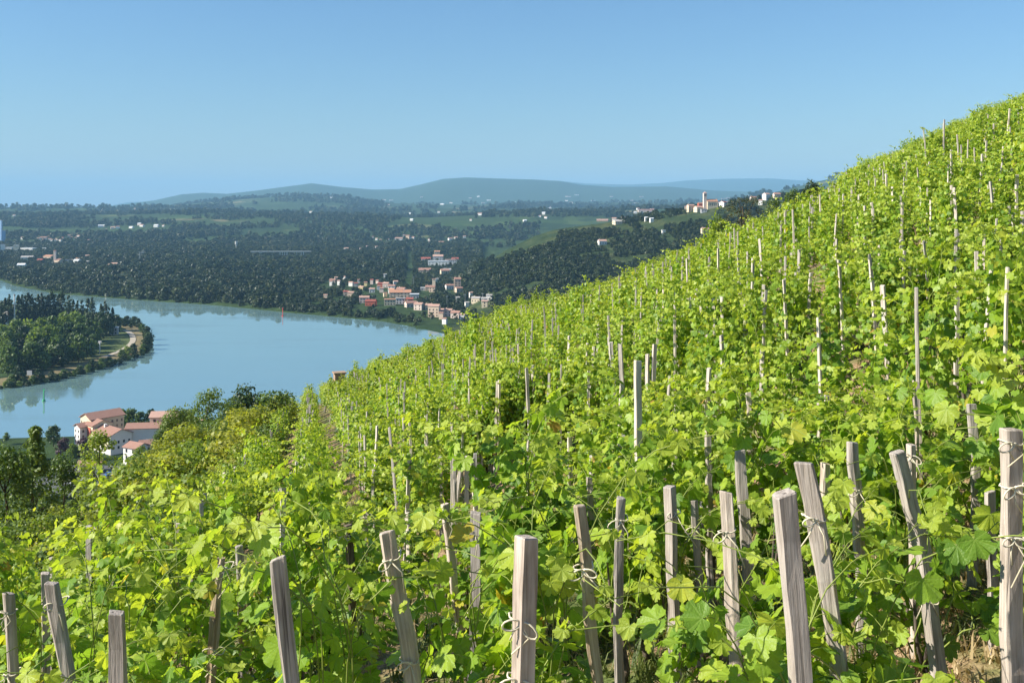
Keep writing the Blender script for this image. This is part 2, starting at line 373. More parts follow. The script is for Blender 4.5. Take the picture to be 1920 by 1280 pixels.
# ------------------------------------------------------------------ ground sheets
def grid_mesh(name, X, Y, Z, mat, smooth=True, attrs=None):
    n, m = X.shape; v = np.stack([X, Y, Z], -1).reshape(-1, 3)
    i = np.arange(n-1)[:, None]*m + np.arange(m-1)[None, :]
    f = np.stack([i, i+1, i+m+1, i+m], -1).reshape(-1, 4)
    return mk_mesh(name, v, f, mat, smooth, attrs={k: a.ravel() for k, a in (attrs or {}).items()})
gx = np.concatenate([np.linspace(-320, -30, 60), np.linspace(-29, 29, 175), np.linspace(30, 330, 60)])
gy = np.concatenate([np.linspace(-80, -5, 20), np.linspace(-4.6, 34, 116), np.linspace(35, 110, 76), np.linspace(113, 460, 60)])
GX, GY = np.meshgrid(gx, gy)
tag(meshobj('vineyard_slope', grid_mesh('vineyard_slope', GX, GY, np.maximum(hill(GX, GY), -8.0), M_SOIL)), kind='structure')
uu = np.linspace(-1.25, 1.05, 760); dd = np.concatenate([np.geomspace(250, 3000, 330)[:-1], np.geomspace(3000, 32000, 120)])
U, Dm = np.meshgrid(uu, dd)
tag(meshobj('valley_ground', grid_mesh('valley_ground', U*Dm, Dm, valley(U*Dm, Dm), M_VALLEY, attrs={'wooded': np.maximum(sstep(8500, 10500, Dm), ((U < -0.02) & (Dm > 950) & (Dm < 2750) & (sd_poly(U*Dm, Dm, PEN) < 0)).astype(float)), 'meadow': ((U > -0.06) & (Dm < 1700) & (Dm > 900)).astype(float)})), kind='structure')
wx = np.linspace(-3000, 1000, 3); wy = np.linspace(240, 3200, 3); WX, WY = np.meshgrid(wx, wy)
tag(meshobj('river', grid_mesh('river', WX, WY, WX*0, M_WATER)), kind='structure')

def ribbon(name, pts, width, mat, zf, lift, kind='structure', step=4.0):
    P = np.array(pts, float); seg = np.linalg.norm(np.diff(P, axis=0), axis=1); s = np.concatenate([[0], np.cumsum(seg)])
    t = np.linspace(0, s[-1], max(6, int(s[-1]/step))); x = np.interp(t, s, P[:, 0]); y = np.interp(t, s, P[:, 1])
    k = 3
    xs = np.convolve(np.pad(x, k, 'edge'), np.ones(2*k+1)/(2*k+1), 'valid'); ys = np.convolve(np.pad(y, k, 'edge'), np.ones(2*k+1)/(2*k+1), 'valid')
    dx = np.gradient(xs); dy = np.gradient(ys); L = np.hypot(dx, dy)+1e-9
    offs = np.linspace(-0.5, 0.5, 5)*width
    X = xs[:, None] - (dy/L)[:, None]*offs; Y = ys[:, None] + (dx/L)[:, None]*offs
    return tag(meshobj(name, grid_mesh(name, X, Y, zf(X, Y)+lift, mat)), kind=kind)
pxy = lambda l, z=2.2: [W(a, b, z) for a, b in l]
ribbon('grass_bank', pxy([(-20, 717), (60, 706), (120, 694), (180, 679), (215, 667), (245, 656), (262, 645), (266, 632), (258, 620), (244, 612), (228, 611)]), 15, M_DRYGRASS, valley, 0.35)
ribbon('meadow', pxy([(196, 662), (214, 650), (228, 640), (236, 630), (232, 622)]), 44, M_LAWN, valley, 0.2)
ribbon('gravel_path', pxy([(190, 672), (225, 660), (243, 649), (250, 640), (248, 630), (240, 622), (230, 619)]), 4.5, M_PATH, valley, 0.7)

# ------------------------------------------------------------------ trees
def leaf_cloud(R, centres, rads, per, size, clump_tint, flat=0.75, up=0.35, aspect=0.7):
    """rhombic leaves over clump spheres -> verts, faces, tint"""
    n = len(centres)*per
    c = np.repeat(centres, per, 0); rr = np.repeat(rads, per); ct = np.repeat(clump_tint, per)
    d = R.normal(size=(n, 3)); d /= np.linalg.norm(d, axis=1)[:, None]
    pos = c + d*(rr*(0.55+0.5*R.random(n)**0.6))[:, None]*np.array([1, 1, flat])
    nrm = d + np.array([0, 0, up]) + R.normal(size=(n, 3))*0.55; nrm /= np.linalg.norm(nrm, axis=1)[:, None]
    t = R.normal(size=(n, 3)); t -= nrm*np.sum(t*nrm, 1)[:, None]; t /= np.linalg.norm(t, axis=1)[:, None]
    b = np.cross(nrm, t); s = (size*(0.6+0.8*R.random(n)))[:, None]
    v = np.stack([pos - t*s, pos + b*s*aspect + nrm*s*0.12, pos + t*s, pos - b*s*aspect + nrm*s*0.12], 1).reshape(-1, 3)
    f = np.arange(n*4).reshape(-1, 4)
    tint = np.clip(ct + R.normal(size=n)*0.16, 0, 0.999)
    return v, f, np.repeat(tint, 4)

def crown_points(R, shape, h0, h1, rad, n):
    z = h0 + (h1-h0)*R.random(n); t = (z-h0)/(h1-h0)
    if shape == 'poplar': w = np.interp(t, [0, 0.12, 0.45, 0.8, 1], [0.5, 0.9, 1.0, 0.7, 0.15])
    elif shape == 'cone': w = np.interp(t, [0, 0.1, 1], [0.8, 1.0, 0.05])
    elif shape == 'umbrella': w = np.interp(t, [0, 0.3, 0.7, 1], [0.35, 0.9, 1.0, 0.5])
    elif shape == 'bush': w = np.interp(t, [0, 0.4, 0.8, 1], [1.0, 1.0, 0.75, 0.3])
    else: w = np.interp(t, [0, 0.25, 0.55, 0.85, 1], [0.55, 0.95, 1.0, 0.68, 0.25])
    a = 2*math.pi*R.random(n); lump = 0.8+0.4*np.sin(a*3+z*0.9+R.random()*6)*0.5
    r = rad*w*lump*np.sqrt(0.25+0.75*R.random(n))
    return np.stack([r*np.cos(a), r*np.sin(a), z], 1)

def tree_protos(kind, seed, h, rad, shape, nclump, per, size, crad, trunk=0.25, clear=0.18):
    R = np.random.default_rng(seed)
    c = crown_points(R, shape, h*clear, h*0.97, rad*0.85, nclump)
    rc = crad*(0.65+0.7*R.random(nclump))
    if shape in ('poplar', 'cone'): rc *= np.interp(c[:, 2]/h, [0, 1], [1.15, 0.55])
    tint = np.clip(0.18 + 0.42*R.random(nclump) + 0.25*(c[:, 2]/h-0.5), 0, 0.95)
    v, f, t = leaf_cloud(R, c, rc, per, size, tint)
    crown = mk_mesh(kind+'_crown', v, f, M_TREE[kind], attrs={'tint': t, 'young': t*0})
    mb = MB(); tr = h*0.022*trunk/0.25
    mb.tube([(0, 0, -0.6), (0.02*h*R.normal(), 0.02*h*R.normal(), h*0.3), (0.03*h*R.normal(), 0.03*h*R.normal(), h*0.62), (0, 0, h*0.86)], tr, 7, r1=tr*0.25)
    for k in range(7):
        p = c[R.integers(nclump)]; z0 = max(h*0.12, min(p[2]*0.75, h*0.6))
        mb.tube([(0, 0, z0), (p[0]*0.5, p[1]*0.5, z0*0.45+p[2]*0.55), tuple(p)], tr*0.45, 5, r1=tr*0.1)
    return mb.mesh(kind+'_trunk', M_TRUNK, True), crown

def put_tree(proto, name, label, loc, scale=1.0, rz=0.0, group=None, cat='tree', sz=None):
    e = empty(name, loc, rz); e.scale = (scale, scale, scale if sz is None else sz)
    meshobj('trunk', proto[0], e); c = meshobj('crown', proto[1], e)
    tag(e, label, cat, group); return e

# ------------------------------------------------------------------ scatter (stuff only)
def source_collection(name, meshes):
    c = bpy.data.collections.new(name)
    for i, m in enumerate(meshes): c.objects.link(bpy.data.objects.new('%s_%02d' % (name, i), m))
    return c
def scatter(name, pts, rot, scl, idx, coll, label, cat):
    me = bpy.data.meshes.new(name); pts = np.asarray(pts, np.float32); n = len(pts)
    me.vertices.add(n); me.vertices.foreach_set('co', pts.ravel())
    a = me.attributes.new('rot', 'FLOAT_VECTOR', 'POINT'); a.data.foreach_set('vector', np.asarray(rot, np.float32).ravel())
    a = me.attributes.new('scl', 'FLOAT_VECTOR', 'POINT'); a.data.foreach_set('vector', np.asarray(scl, np.float32).ravel())
    a = me.attributes.new('idx', 'INT', 'POINT'); a.data.foreach_set('value', np.asarray(idx, np.int32))
    o = meshobj(name, me)
    g = bpy.data.node_groups.new(name, 'GeometryNodeTree')
    g.interface.new_socket('Geometry', in_out='INPUT', socket_type='NodeSocketGeometry'); g.interface.new_socket('Geometry', in_out='OUTPUT', socket_type='NodeSocketGeometry')
    N = g.nodes; i = N.new('NodeGroupInput'); q = N.new('NodeGroupOutput'); iop = N.new('GeometryNodeInstanceOnPoints')
    ci = N.new('GeometryNodeCollectionInfo'); ci.inputs['Collection'].default_value = coll; ci.inputs['Separate Children'].default_value = True; ci.inputs['Reset Children'].default_value = True
    def na(nm, ty):
        k = N.new('GeometryNodeInputNamedAttribute'); k.data_type = ty; k.inputs['Name'].default_value = nm; return k.outputs['Attribute']
    L = g.links
    m2p = N.new('GeometryNodeMeshToPoints'); L.new(i.outputs[0], m2p.inputs[0]); L.new(m2p.outputs[0], iop.inputs['Points'])
    L.new(ci.outputs[0], iop.inputs['Instance'])
    iop.inputs['Pick Instance'].default_value = True
    L.new(na('idx', 'INT'), iop.inputs['Instance Index']); L.new(na('rot', 'FLOAT_VECTOR'), iop.inputs['Rotation']); L.new(na('scl', 'FLOAT_VECTOR'), iop.inputs['Scale'])
    L.new(iop.outputs[0], q.inputs[0])
    md = o.modifiers.new('scatter', 'NODES'); md.node_group = g
    return tag(o, label, cat, kind='stuff')

# ------------------------------------------------------------------ buildings
ROOFS = {'terracotta': plain('roof_terracotta', (0.31, 0.18, 0.14), 0.9, 0.1, 0.25, 0.8), 'pinkish': plain('roof_pink_tile', (0.42, 0.27, 0.215), 0.9, 0.1, 0.25, 0.8),
         'dark red': plain('roof_dark_red', (0.28, 0.09, 0.07), 0.9, 0.1, 0.25, 0.8), 'orange': plain('roof_orange', (0.42, 0.22, 0.14), 0.9, 0.1, 0.25, 0.8),
         'white': plain('roof_white_metal', (0.72, 0.73, 0.74), 0.5, 0.3, 0.06, 0.3), 'grey': plain('roof_grey', (0.34, 0.32, 0.30), 0.9, 0.1, 0.15, 0.5)}
WALLS = {'white': plain('wall_white', (0.74, 0.72, 0.68), 0.9, 0.1, 0.06, 0.4), 'cream': plain('wall_cream', (0.66, 0.56, 0.40), 0.9, 0.1, 0.08, 0.4),
         'peach': plain('wall_peach', (0.64, 0.50, 0.38), 0.9, 0.1, 0.08, 0.4), 'pink': plain('wall_pink', (0.64, 0.53, 0.46), 0.9, 0.1, 0.08, 0.4),
         'yellow': plain('wall_yellow', (0.66, 0.55, 0.28), 0.9, 0.1, 0.08, 0.4), 'brown': plain('wall_brown_stone', (0.33, 0.23, 0.16), 0.95, 0.1, 0.3, 1.5),
         'grey': plain('wall_grey', (0.45, 0.45, 0.45), 0.9, 0.1, 0.08, 0.4), 'blue': plain('wall_blue', (0.25, 0.38, 0.55), 0.7, 0.2, 0.08, 0.4),
         'red': plain('wall_red', (0.42, 0.12, 0.08), 0.9, 0.1, 0.1, 0.4)}
def glass_mat():
    nt = NT('window_glass'); nt.bsdf((0.03, 0.04, 0.05), 0.12, 0.6); return nt.mat
M_GLASS = glass_mat()
M_SHUT = plain('brown_shutter', (0.18, 0.09, 0.06), 0.7, 0.2, 0.1, 2.0)

def gable(mb_w, mb_r, w, l, h, rh, x0=0, y0=0, z0=0, over=0.4, axis='x'):
    """walls with gables + a roof of two thick slabs; ridge runs along axis"""
    def tr(p):
        x, y, z = p
        return (x0+x, y0+y, z0+z) if axis == 'x' else (x0-y, y0+x, z0+z)
    a, b = w/2, l/2
    mb_w.add([tr(p) for p in [(-a,-b,-3),(a,-b,-3),(a,b,-3),(-a,b,-3),(-a,-b,h),(a,-b,h),(a,b,h),(-a,b,h),(-a,0,h+rh),(a,0,h+rh)]],
             [(0,1,5,4),(2,3,7,6),(1,2,6,9,5),(3,0,4,8,7)])
    s = rh/b; t = 0.28
    for sg in (-1, 1):
        e = b+over; ze = h - over*s
        mb_r.add([tr(p) for p in [(-a-over, sg*e, ze+0.02),(a+over, sg*e, ze+0.02),(a+over,0,h+rh+0.02),(-a-over,0,h+rh+0.02),
                                  (-a-over, sg*e, ze+t),(a+over, sg*e, ze+t),(a+over,0,h+rh+t),(-a-over,0,h+rh+t)]],
                 [(0,1,2,3),(4,7,6,5),(0,4,5,1),(1,5,6,2),(0,3,7,4)] if sg < 0 else [(0,3,2,1),(4,5,6,7),(0,1,5,4),(1,2,6,5),(0,4,7,3)])
def flatroof(mb_w, mb_r, w, l, h):
    mb_w.box(-w/2, w/2, -l/2, l/2, -3, h); mb_r.box(-w/2-0.4, w/2+0.4, -l/2-0.4, l/2+0.4, h+0.003, h+0.55)

def windows_on(parent, w, l, h, faces=('front', 'left'), step=2.6, frame=M_SHUT, floor=2.9, size=(1.0, 1.35), flatten=False):
    """each window a part: dark pane in a proud frame"""
    fm = MB().box(-size[0]/2-0.09, size[0]/2+0.09, -0.05, 0.0, -0.09, size[1]+0.09).mesh('window', frame)
    gm = MB().box(-size[0]/2, size[0]/2, -0.08, -0.052, 0, size[1]).mesh('pane', M_GLASS)
    if flatten: fm = MB().box(-size[0]/2-0.09, size[0]/2+0.09, -0.05, 0.0, -0.09, size[1]+0.09).box(-size[0]/2, size[0]/2, -0.08, -0.052, 0, size[1], 1).mesh('window', [frame, M_GLASS])
    nf = max(1, int(h/floor))
    for fc in faces:
        W_ = w if fc in ('front', 'back') else l
        nx = max(1, int((W_-1.2)/step))
        for k in range(nf):
            for i in range(nx):
                u = (i+0.5)/nx*W_ - W_/2; z = k*floor+1.0
                if z+size[1] > h-0.15: continue
                if fc == 'front': loc, r = (u, -l/2-0.005, z), 0
                elif fc == 'left': loc, r = (-w/2-0.005, u, z), -math.pi/2
                elif fc == 'right': loc, r = (w/2+0.005, u, z), math.pi/2
                else: loc, r = (u, l/2+0.005, z), math.pi
                o = meshobj('window', fm, parent, loc); o.rotation_euler = (0, 0, r)
                if not flatten: meshobj('pane', gm, o)

CLEAR = []     # places the woods keep away from: x, y, half width, in front, behind
def house(px, py, wpx, wall='white', roof='terracotta', cluster='', group=None, hh=None, flat=False, rot=None, name='house', label=None, cat='house', lpx=None, win=None):
    x, y, z = ray_hit(px, py)
    w = max(4.2, 0.98*wpx/FPX*y); l = (w*random.uniform(0.65, 0.9) if lpx is None else lpx/FPX*y)
    if w > 22 and lpx is None: l = random.uniform(12, 16)
    h = hh if hh else (random.choice((4.6, 5.4, 6.4)) if w < 24 else 6.0)
    rz = rot if rot is not None else random.uniform(-0.45, 0.45)
    mw, mr = MB(), MB()
    if flat: flatroof(mw, mr, w, l, h)
    else: gable(mw, mr, w, l, h, min(l*0.22, 3.0))
    big = w/y*FPX > 9 if win is None else win
    e = empty(name, (x, y, z), rz)
    mw.build('wall', WALLS[wall], e); r = mr.build('roof', ROOFS[roof], e)
    if not flat and big: MB().box(-w*0.28-0.4, -w*0.28+0.4, 0.6, 1.4, h+0.3, h+min(l*0.22, 3.0)+0.9).build('chimney', WALLS[wall], r)
    if big: windows_on(e, w, l, h, ('front',) if y > 1500 else ('front', 'left'), step=max(2.8, w/7))
    tag(e, label or ('%s house with %s roof %s' % (wall, roof, cluster)), cat, group)
    CLEAR.append((x, y, w/2+4, 95 if y < 3500 else 260, 10))
    return e

# ------------------------------------------------------------------ towns (positions read off as view rays on to the ground)
def crop(cx, cy, ox, oy, s): return ox+cx/s, oy+cy/s
T = lambda cx, cy: crop(cx, cy, 600, 440, 5.647)
G1 = 'houses of the riverside town'
town = [(135,512,60,'peach','terracotta'),(200,536,30,'white','pinkish'),(120,545,30,'white','terracotta'),(258,486,20,'white','pinkish'),(330,546,45,'white','pinkish'),
 (380,552,40,'pink','dark red'),(412,514,25,'white','terracotta'),(440,592,55,'yellow','pinkish'),(485,546,30,'yellow','terracotta'),(550,527,30,'pink','dark red'),
 (610,520,30,'pink','terracotta'),(640,552,50,'red','dark red'),(550,612,55,'white','pinkish'),(620,590,30,'white','terracotta'),(652,612,40,'pink','terracotta'),
 (700,560,60,'pink','pinkish'),(800,546,45,'white','pinkish'),(690,456,30,'white','grey'),(760,596,70,'white','terracotta'),(862,612,90,'white','terracotta'),
 (760,626,60,'white','orange'),(690,660,25,'cream','terracotta'),(470,722,100,'pink','pinkish'),(330,660,60,'peach','pinkish'),(275,650,55,'peach','dark red'),
 (960,766,110,'pink','terracotta'),(1050,800,90,'pink','pinkish'),(1150,800,70,'peach','pinkish'),(1290,860,100,'cream','pinkish'),(1360,866,80,'pink','pinkish'),
 (1440,882,90,'pink','terracotta'),(1510,898,50,'white','pinkish'),(1285,898,40,'peach','terracotta'),(1320,950,25,'white','terracotta'),(1190,610,60,'peach','terracotta'),
 (1370,580,80,'white','terracotta'),(1470,612,70,'peach','terracotta'),(1600,664,30,'white','pinkish'),(1655,716,90,'cream','grey'),(1740,720,60,'white','grey'),
 (1795,696,60,'white','grey'),(1745,772,60,'cream','pinkish'),(1240,500,25,'white','grey'),(1460,724,14,'white','grey'),(1555,772,16,'white','grey'),(170,500,26,'peach','pinkish'),(60,688,30,'peach','pinkish')]
for a, b, w, wl, rf in town:
    p = T(a, b); house(p[0], p[1], w/5.647*1.05, wl, rf, 'in the riverside town beyond the water', G1)
def at(f, a, b, w, s, wall, roof, label, **k):
    p = f(a, b); return house(p[0], p[1], w/s, wall, roof, label=label, **k)
S1 = 5.647
at(T,850,660,230,S1,'peach','orange','long low hall with orange roof in the riverside town',cat='hall',name='long_hall',lpx=20,rot=0.06)
at(T,1000,676,95,S1,'grey','white','flat white roofed warehouse right of the long orange hall',cat='warehouse',name='warehouse',flat=True,hh=5,rot=0.05)
at(T,740,748,120,S1,'cream','orange','wide cream warehouse with orange roof near the river trees',cat='warehouse',name='warehouse',flat=True,hh=6.5,rot=0.1)
at(T,852,735,100,S1,'white','grey','white warehouse beside the wide cream warehouse',cat='warehouse',name='warehouse',flat=True,hh=6.5,rot=0.08)
at(T,950,738,75,S1,'red','dark red','dark red hall between the white warehouses',cat='hall',name='red_hall',hh=6,rot=0.05)
at(T,540,752,110,S1,'red','dark red','low red roofed hall left of the cream warehouse',cat='hall',name='red_hall',hh=5,rot=-0.1)
at(T,1210,868,120,S1,'peach','pinkish','large peach apartment house above the vine skyline',cat='apartment house',name='apartment_house',hh=11,rot=-0.2)
at(T,1455,600,72,S1,'peach','terracotta','tall square peach tower house below the wooded spur',cat='tower house',name='tower_house',hh=16,lpx=12,rot=0.1)
at(T,1205,592,11,S1,'cream','terracotta','slim pale chimney tower rising from the red roofed works',cat='tower',name='works_tower',hh=15,lpx=2,rot=0.0)
at(T,1165,590,95,S1,'peach','terracotta','red roofed works hall around the slim tower',cat='hall',name='works_hall',rot=0.0)
at(T,1100,590,70,S1,'grey','white','thin white roofed shed left of the red works',cat='shed',name='shed',flat=True,hh=3.5,rot=0)
at(T,1110,402,130,S1,'peach','terracotta','long red roofed barn below the white factory',cat='barn',name='barn',rot=0.05)
at(T,1320,424,90,S1,'cream','terracotta','red roofed farmhouse at the foot of the spur',cat='farmhouse',name='farmhouse',rot=0.25)
at(T,1345,400,85,S1,'white','grey','pale roofed shed behind the farmhouse under the spur',cat='shed',name='shed',rot=0.1)
at(T,1250,325,215,S1,'white','white','wide white factory hall with flat roof in mid valley',cat='factory',name='factory_hall',flat=True,hh=8,lpx=12,rot=0.03)
at(T,1385,318,120,S1,'white','pinkish','white factory wing next to the dark spur',cat='factory',name='factory_hall',flat=True,hh=9,lpx=14,rot=0.05)
at(T,1250,290,110,S1,'white','pinkish','upper white factory hall with pink roof',cat='factory',name='factory_hall',hh=11,rot=0.05)
at(T,1240,262,60,S1,'cream','orange','tall cream factory block at the back of the works',cat='factory',name='factory_block',hh=16,rot=0.1)
at(T,1120,285,100,S1,'pink','dark red','red roofed factory shed at the left of the white works',cat='factory',name='factory_shed',rot=0.1)
at(T,1430,285,75,S1,'pink','dark red','red roofed factory shed at the right of the white works',cat='factory',name='factory_shed',rot=0.1)
G2 = 'pale houses on the far valley side'
for a, b, w in [(800,50,30),(980,50,50),(840,62,90),(765,128,20),(690,125,20),(640,74,30),(430,65,16),(300,116,50),(280,165,50),(1160,65,30),(1160,92,30),(1300,106,90),
                (1380,66,45),(1440,46,40),(1530,36,30),(380,105,20),(210,110,40),(40,116,40),(330,130,30),(120,108,26),(600,60,24),(560,40,20),(720,70,26),(890,30,24),(430,165,24),(500,140,22),(600,150,28)]:
    p = T(a, b); house(p[0], p[1], w/S1, 'white', random.choice(('pinkish', 'terracotta')), 'on the valley side above the dark woods', G2, win=False)
p = T(930, 48); house(p[0], p[1], 8, 'peach', 'terracotta', label='peach block standing among white houses on the valley side', cat='house', win=False, hh=10)
L4 = lambda cx, cy: (cx/6.0, 360+cy/6.0)
for a, b, w, wl, rf in [(310,765,130,'white','grey'),(455,800,60,'red','dark red'),(560,762,110,'peach','orange'),(660,803,90,'peach','terracotta'),(780,798,80,'grey','grey'),(880,780,60,'peach','orange'),
                        (870,806,70,'white','white'),(985,750,45,'peach','pinkish'),(590,826,20,'white','grey'),(1290,836,80,'peach','pinkish'),(990,820,20,'grey','grey'),(1240,845,40,'pink','pinkish')]:
    p = L4(a, b); house(p[0], p[1], w/6.0, wl, rf, 'in the village behind the left river bend', 'houses of the village at the left river bend', win=False)
p = L4(618, 803); house(p[0], p[1], 4, 'pink', 'terracotta', label='pink church tower of the village at the left', cat='church tower', name='church_tower', hh=24, lpx=4, win=False, rot=0)
p = L4(245, 858); house(p[0], p[1], 14, 'white', 'white', label='bright white round roofed hall at the left river bend', cat='hall', name='white_hall', win=False)
for a, b, w in [(490,537,70),(490,556,40),(600,556,50),(680,561,30),(780,551,50),(780,506,40),(890,516,50),(915,551,30),(945,571,30),(1005,567,35),(1105,573,15),(1225,574,20),(1310,577,30),(800,530,30),(850,540,26),
                (700,535,40),(640,545,26),(560,545,30),(540,520,30),(600,500,24),(830,495,30),(930,500,30),(260,536,40),(210,526,20),(430,535,30)]:
    p = L4(a, b); house(p[0], p[1], w/6.0, random.choice(('white', 'white', 'pink')), random.choice(('pinkish', 'terracotta')), 'in the hazy village at the foot of the left hillside', 'hazy village at the foot of the left hillside', win=False)
for a, b, w in [(1130,400,50),(1165,390,30),(1270,416,50),(1325,411,40),(1195,440,15),(1570,376,40),(1600,390,50),(1760,396,50),(1480,411,50),(1580,545,15),(1840,390,30),(1800,230,40),(1860,222,60),(1900,214,40),(1780,232,30),(1420,246,24),(760,232,16),(370,245,26),(160,275,30),(1540,200,60)]:
    p = L4(a, b); house(p[0], p[1], w/6.0, random.choice(('white', 'white', 'pink')), random.choice(('pinkish', 'white')), 'scattered high on the hazy left hillside', 'houses scattered on the hazy left hillside', win=False)
for a, b, w, h, wl in [(30,665,44,16,'white'),(110,660,70,8,'white'),(182,666,50,14,'cream'),(320,662,160,7,'white'),(505,660,50,6,'white')]:
    p = L4(a, b); house(p[0], p[1], w/6.0, wl, 'white', 'of the works at the left edge', 'works halls at the left edge', hh=h, flat=True, name='works_hall', cat='factory', win=False)
for a, b, w, h in [(12,560,22,62),(42,600,36,40)]:
    p = L4(a, b); house(p[0], p[1], w/6.0, 'blue', 'grey', label='%s blue grey silo block at the left edge' % ('tall' if h > 50 else 'shorter'), hh=h, flat=True, name='silo_block', cat='silo', win=False)
# far plateau specks around the mountains' feet
for i in range(46):
    px_ = random.uniform(560, 1240); py_ = random.choice((random.uniform(366, 384), random.uniform(384, 420)))
    house(px_, py_, random.uniform(4, 9), 'white', random.choice(('white', 'pinkish')), 'on the far plateau below the blue hills', 'houses on the far plateau', win=False)

# hill-top village
V = lambda cx, cy: crop(cx, cy, 1220, 340, 7.385)
G3 = 'houses of the hilltop village'
for a, b, w, wl, rf in [(20,405,50,'white','terracotta'),(500,398,45,'pink','pinkish'),(650,365,70,'peach','terracotta'),(740,375,70,'pink','dark red'),(660,420,90,'cream','pinkish'),
                        (960,308,90,'pink','terracotta'),(1030,300,90,'pink','pinkish'),(1020,250,80,'brown','pinkish'),(1110,240,100,'pink','pinkish'),(1110,262,60,'cream','pinkish'),
                        (1200,245,70,'cream','pinkish'),(1210,285,100,'pink','pinkish'),(1420,272,70,'pink','terracotta'),(1370,205,30,'pink','pinkish'),(1520,335,50,'white','pinkish'),(880,310,60,'pink','terracotta')]:
    p = V(a, b); house(p[0], p[1], w/7.385*1.15, wl, rf, 'in the hilltop village', G3)
S3 = 7.385
at(V,552,412,92,S3,'cream','pinkish','big cream house at the left end of the hilltop village',rot=0.3,hh=8)
at(V,690,388,72,S3,'red','terracotta','house with red facade left of the church tower',rot=0.1,hh=8)
at(V,1002,352,90,S3,'white','dark red','white gabled house right of the church',rot=0.9,hh=6)
at(V,1600,262,85,S3,'white','pinkish','white house alone at the right of the hilltop village',rot=0.6,hh=8)
at(V,1745,235,92,S3,'pink','terracotta','red roofed house nearest the vine skyline on the hilltop',rot=0.1)
at(V,1560,182,100,S3,'brown','dark red','dark red roofed barn on top of the hilltop ridge',rot=0.1,cat='barn',name='barn')
at(V,735,438,80,S3,'grey','grey','grey retaining building under the church tower',rot=0.0,hh=4,flat=True)
at(V,750,716,100,S3,'cream','pinkish','cream house peeping over the vine skyline below the hilltop village',rot=0.1)
at(V,180,732,50,S3,'white','white','small white shed on the green slope below the hilltop village',rot=0.1,flat=True,hh=4,name='shed',cat='shed')
house(1168, 412, 13, 'white', 'pinkish', label='white gabled house left of the hilltop vineyard field', rot=0.8)
house(1160, 420, 20, 'cream', 'grey', label='long pale wall house below the white gabled house', hh=3.5)
house(1130, 415, 22, 'brown', 'pinkish', label='brown farm building at the end of the pale field', hh=4)
house(1211, 397, 30, 'pink', 'terracotta', label='long red roofed house among dark trees left of the hilltop village', rot=0.05)
house(1129, 459, 15, 'white', 'pinkish', label='lone white house in the woods of the spur', rot=0.2)
house(1191, 382, 14, 'white', 'grey', label='small white house on the ridge behind the dark trees', rot=0.2)
# church
cx_, cy_, cz_ = ray_hit(*V(845, 378))
e = empty('church', (cx_, cy_, cz_), 0.12)
mw, mr = MB(), MB(); gable(mw, mr, 15, 9, 9, 3.2); mw.build('wall', WALLS['cream'], e); mr.build('roof', ROOFS['orange'], e)
tw = MB(); tw.box(-12.2, -7.7, -2, 2.5, -4, 21); tower = tw.build('tower', WALLS['pink'], e)
MB().add([(-12.6,-2.4,21.003),(-7.3,-2.4,21.003),(-7.3,2.9,21.003),(-12.6,2.9,21.003),(-9.95,0.25,23.2)], [(0,3,2,1),(0,1,4),(1,2,4),(2,3,4),(3,0,4)]).build('tower_roof', ROOFS['pinkish'], tower)
for k in range(2): MB().box(-11.4+1.7*k, -10.4+1.7*k, -2.06, -2.003, 16.5, 19.5).build('belfry_opening', M_GLASS, tower)
for k in range(5): MB().box(-6.0+2.6*k, -4.9+2.6*k, -4.56, -4.503, 3.0, 6.6).build('window', M_GLASS, e)
tag(e, 'church with square bell tower and orange roof in the hilltop village', 'church'); CLEAR.append((cx_, cy_, 14, 80, 8))

# ------------------------------------------------------------------ valley landmarks
M_CONC = plain('pale_concrete', (0.55, 0.55, 0.53), 0.85, 0.2, 0.1, 0.3)
M_STEEL = plain('pale_steel', (0.42, 0.45, 0.47), 0.6, 0.4, 0.1, 0.3)
e = empty('viaduct', ((527-960)/FPX*2200, 2200, 3), 0.05)
MB().box(-66, 66, -4, 4, 9.0, 10.6).build('deck', M_CONC, e); MB().box(-66, 66, -4.3, -4.03, 10.0, 11.6).build('parapet', M_CONC, e)
for x in (-46, -43, -2, 3, 8, 13, 34, 39, 44, 49): MB().box(x-0.8, x+0.8, -3, 3, -4, 8.99).build('pier', M_CONC, e)
tag(e, 'pale concrete viaduct on slim piers across the dark woods', 'bridge'); CLEAR.append(((527-960)/FPX*2200, 2200, 70, 130, 10))
e = empty('water_tower', ((443-960)/FPX*2380, 2380, 3))
MB().tube([(0,0,-2),(0,0,10),(0,0,19)], 1.3, 10).build('stem', M_CONC, e); MB().tube([(0,0,18.5),(0,0,20.5),(0,0,26)], 3.4, 14).build('tank', M_CONC, e)
tag(e, 'slim white water tower left of the viaduct', 'water tower')
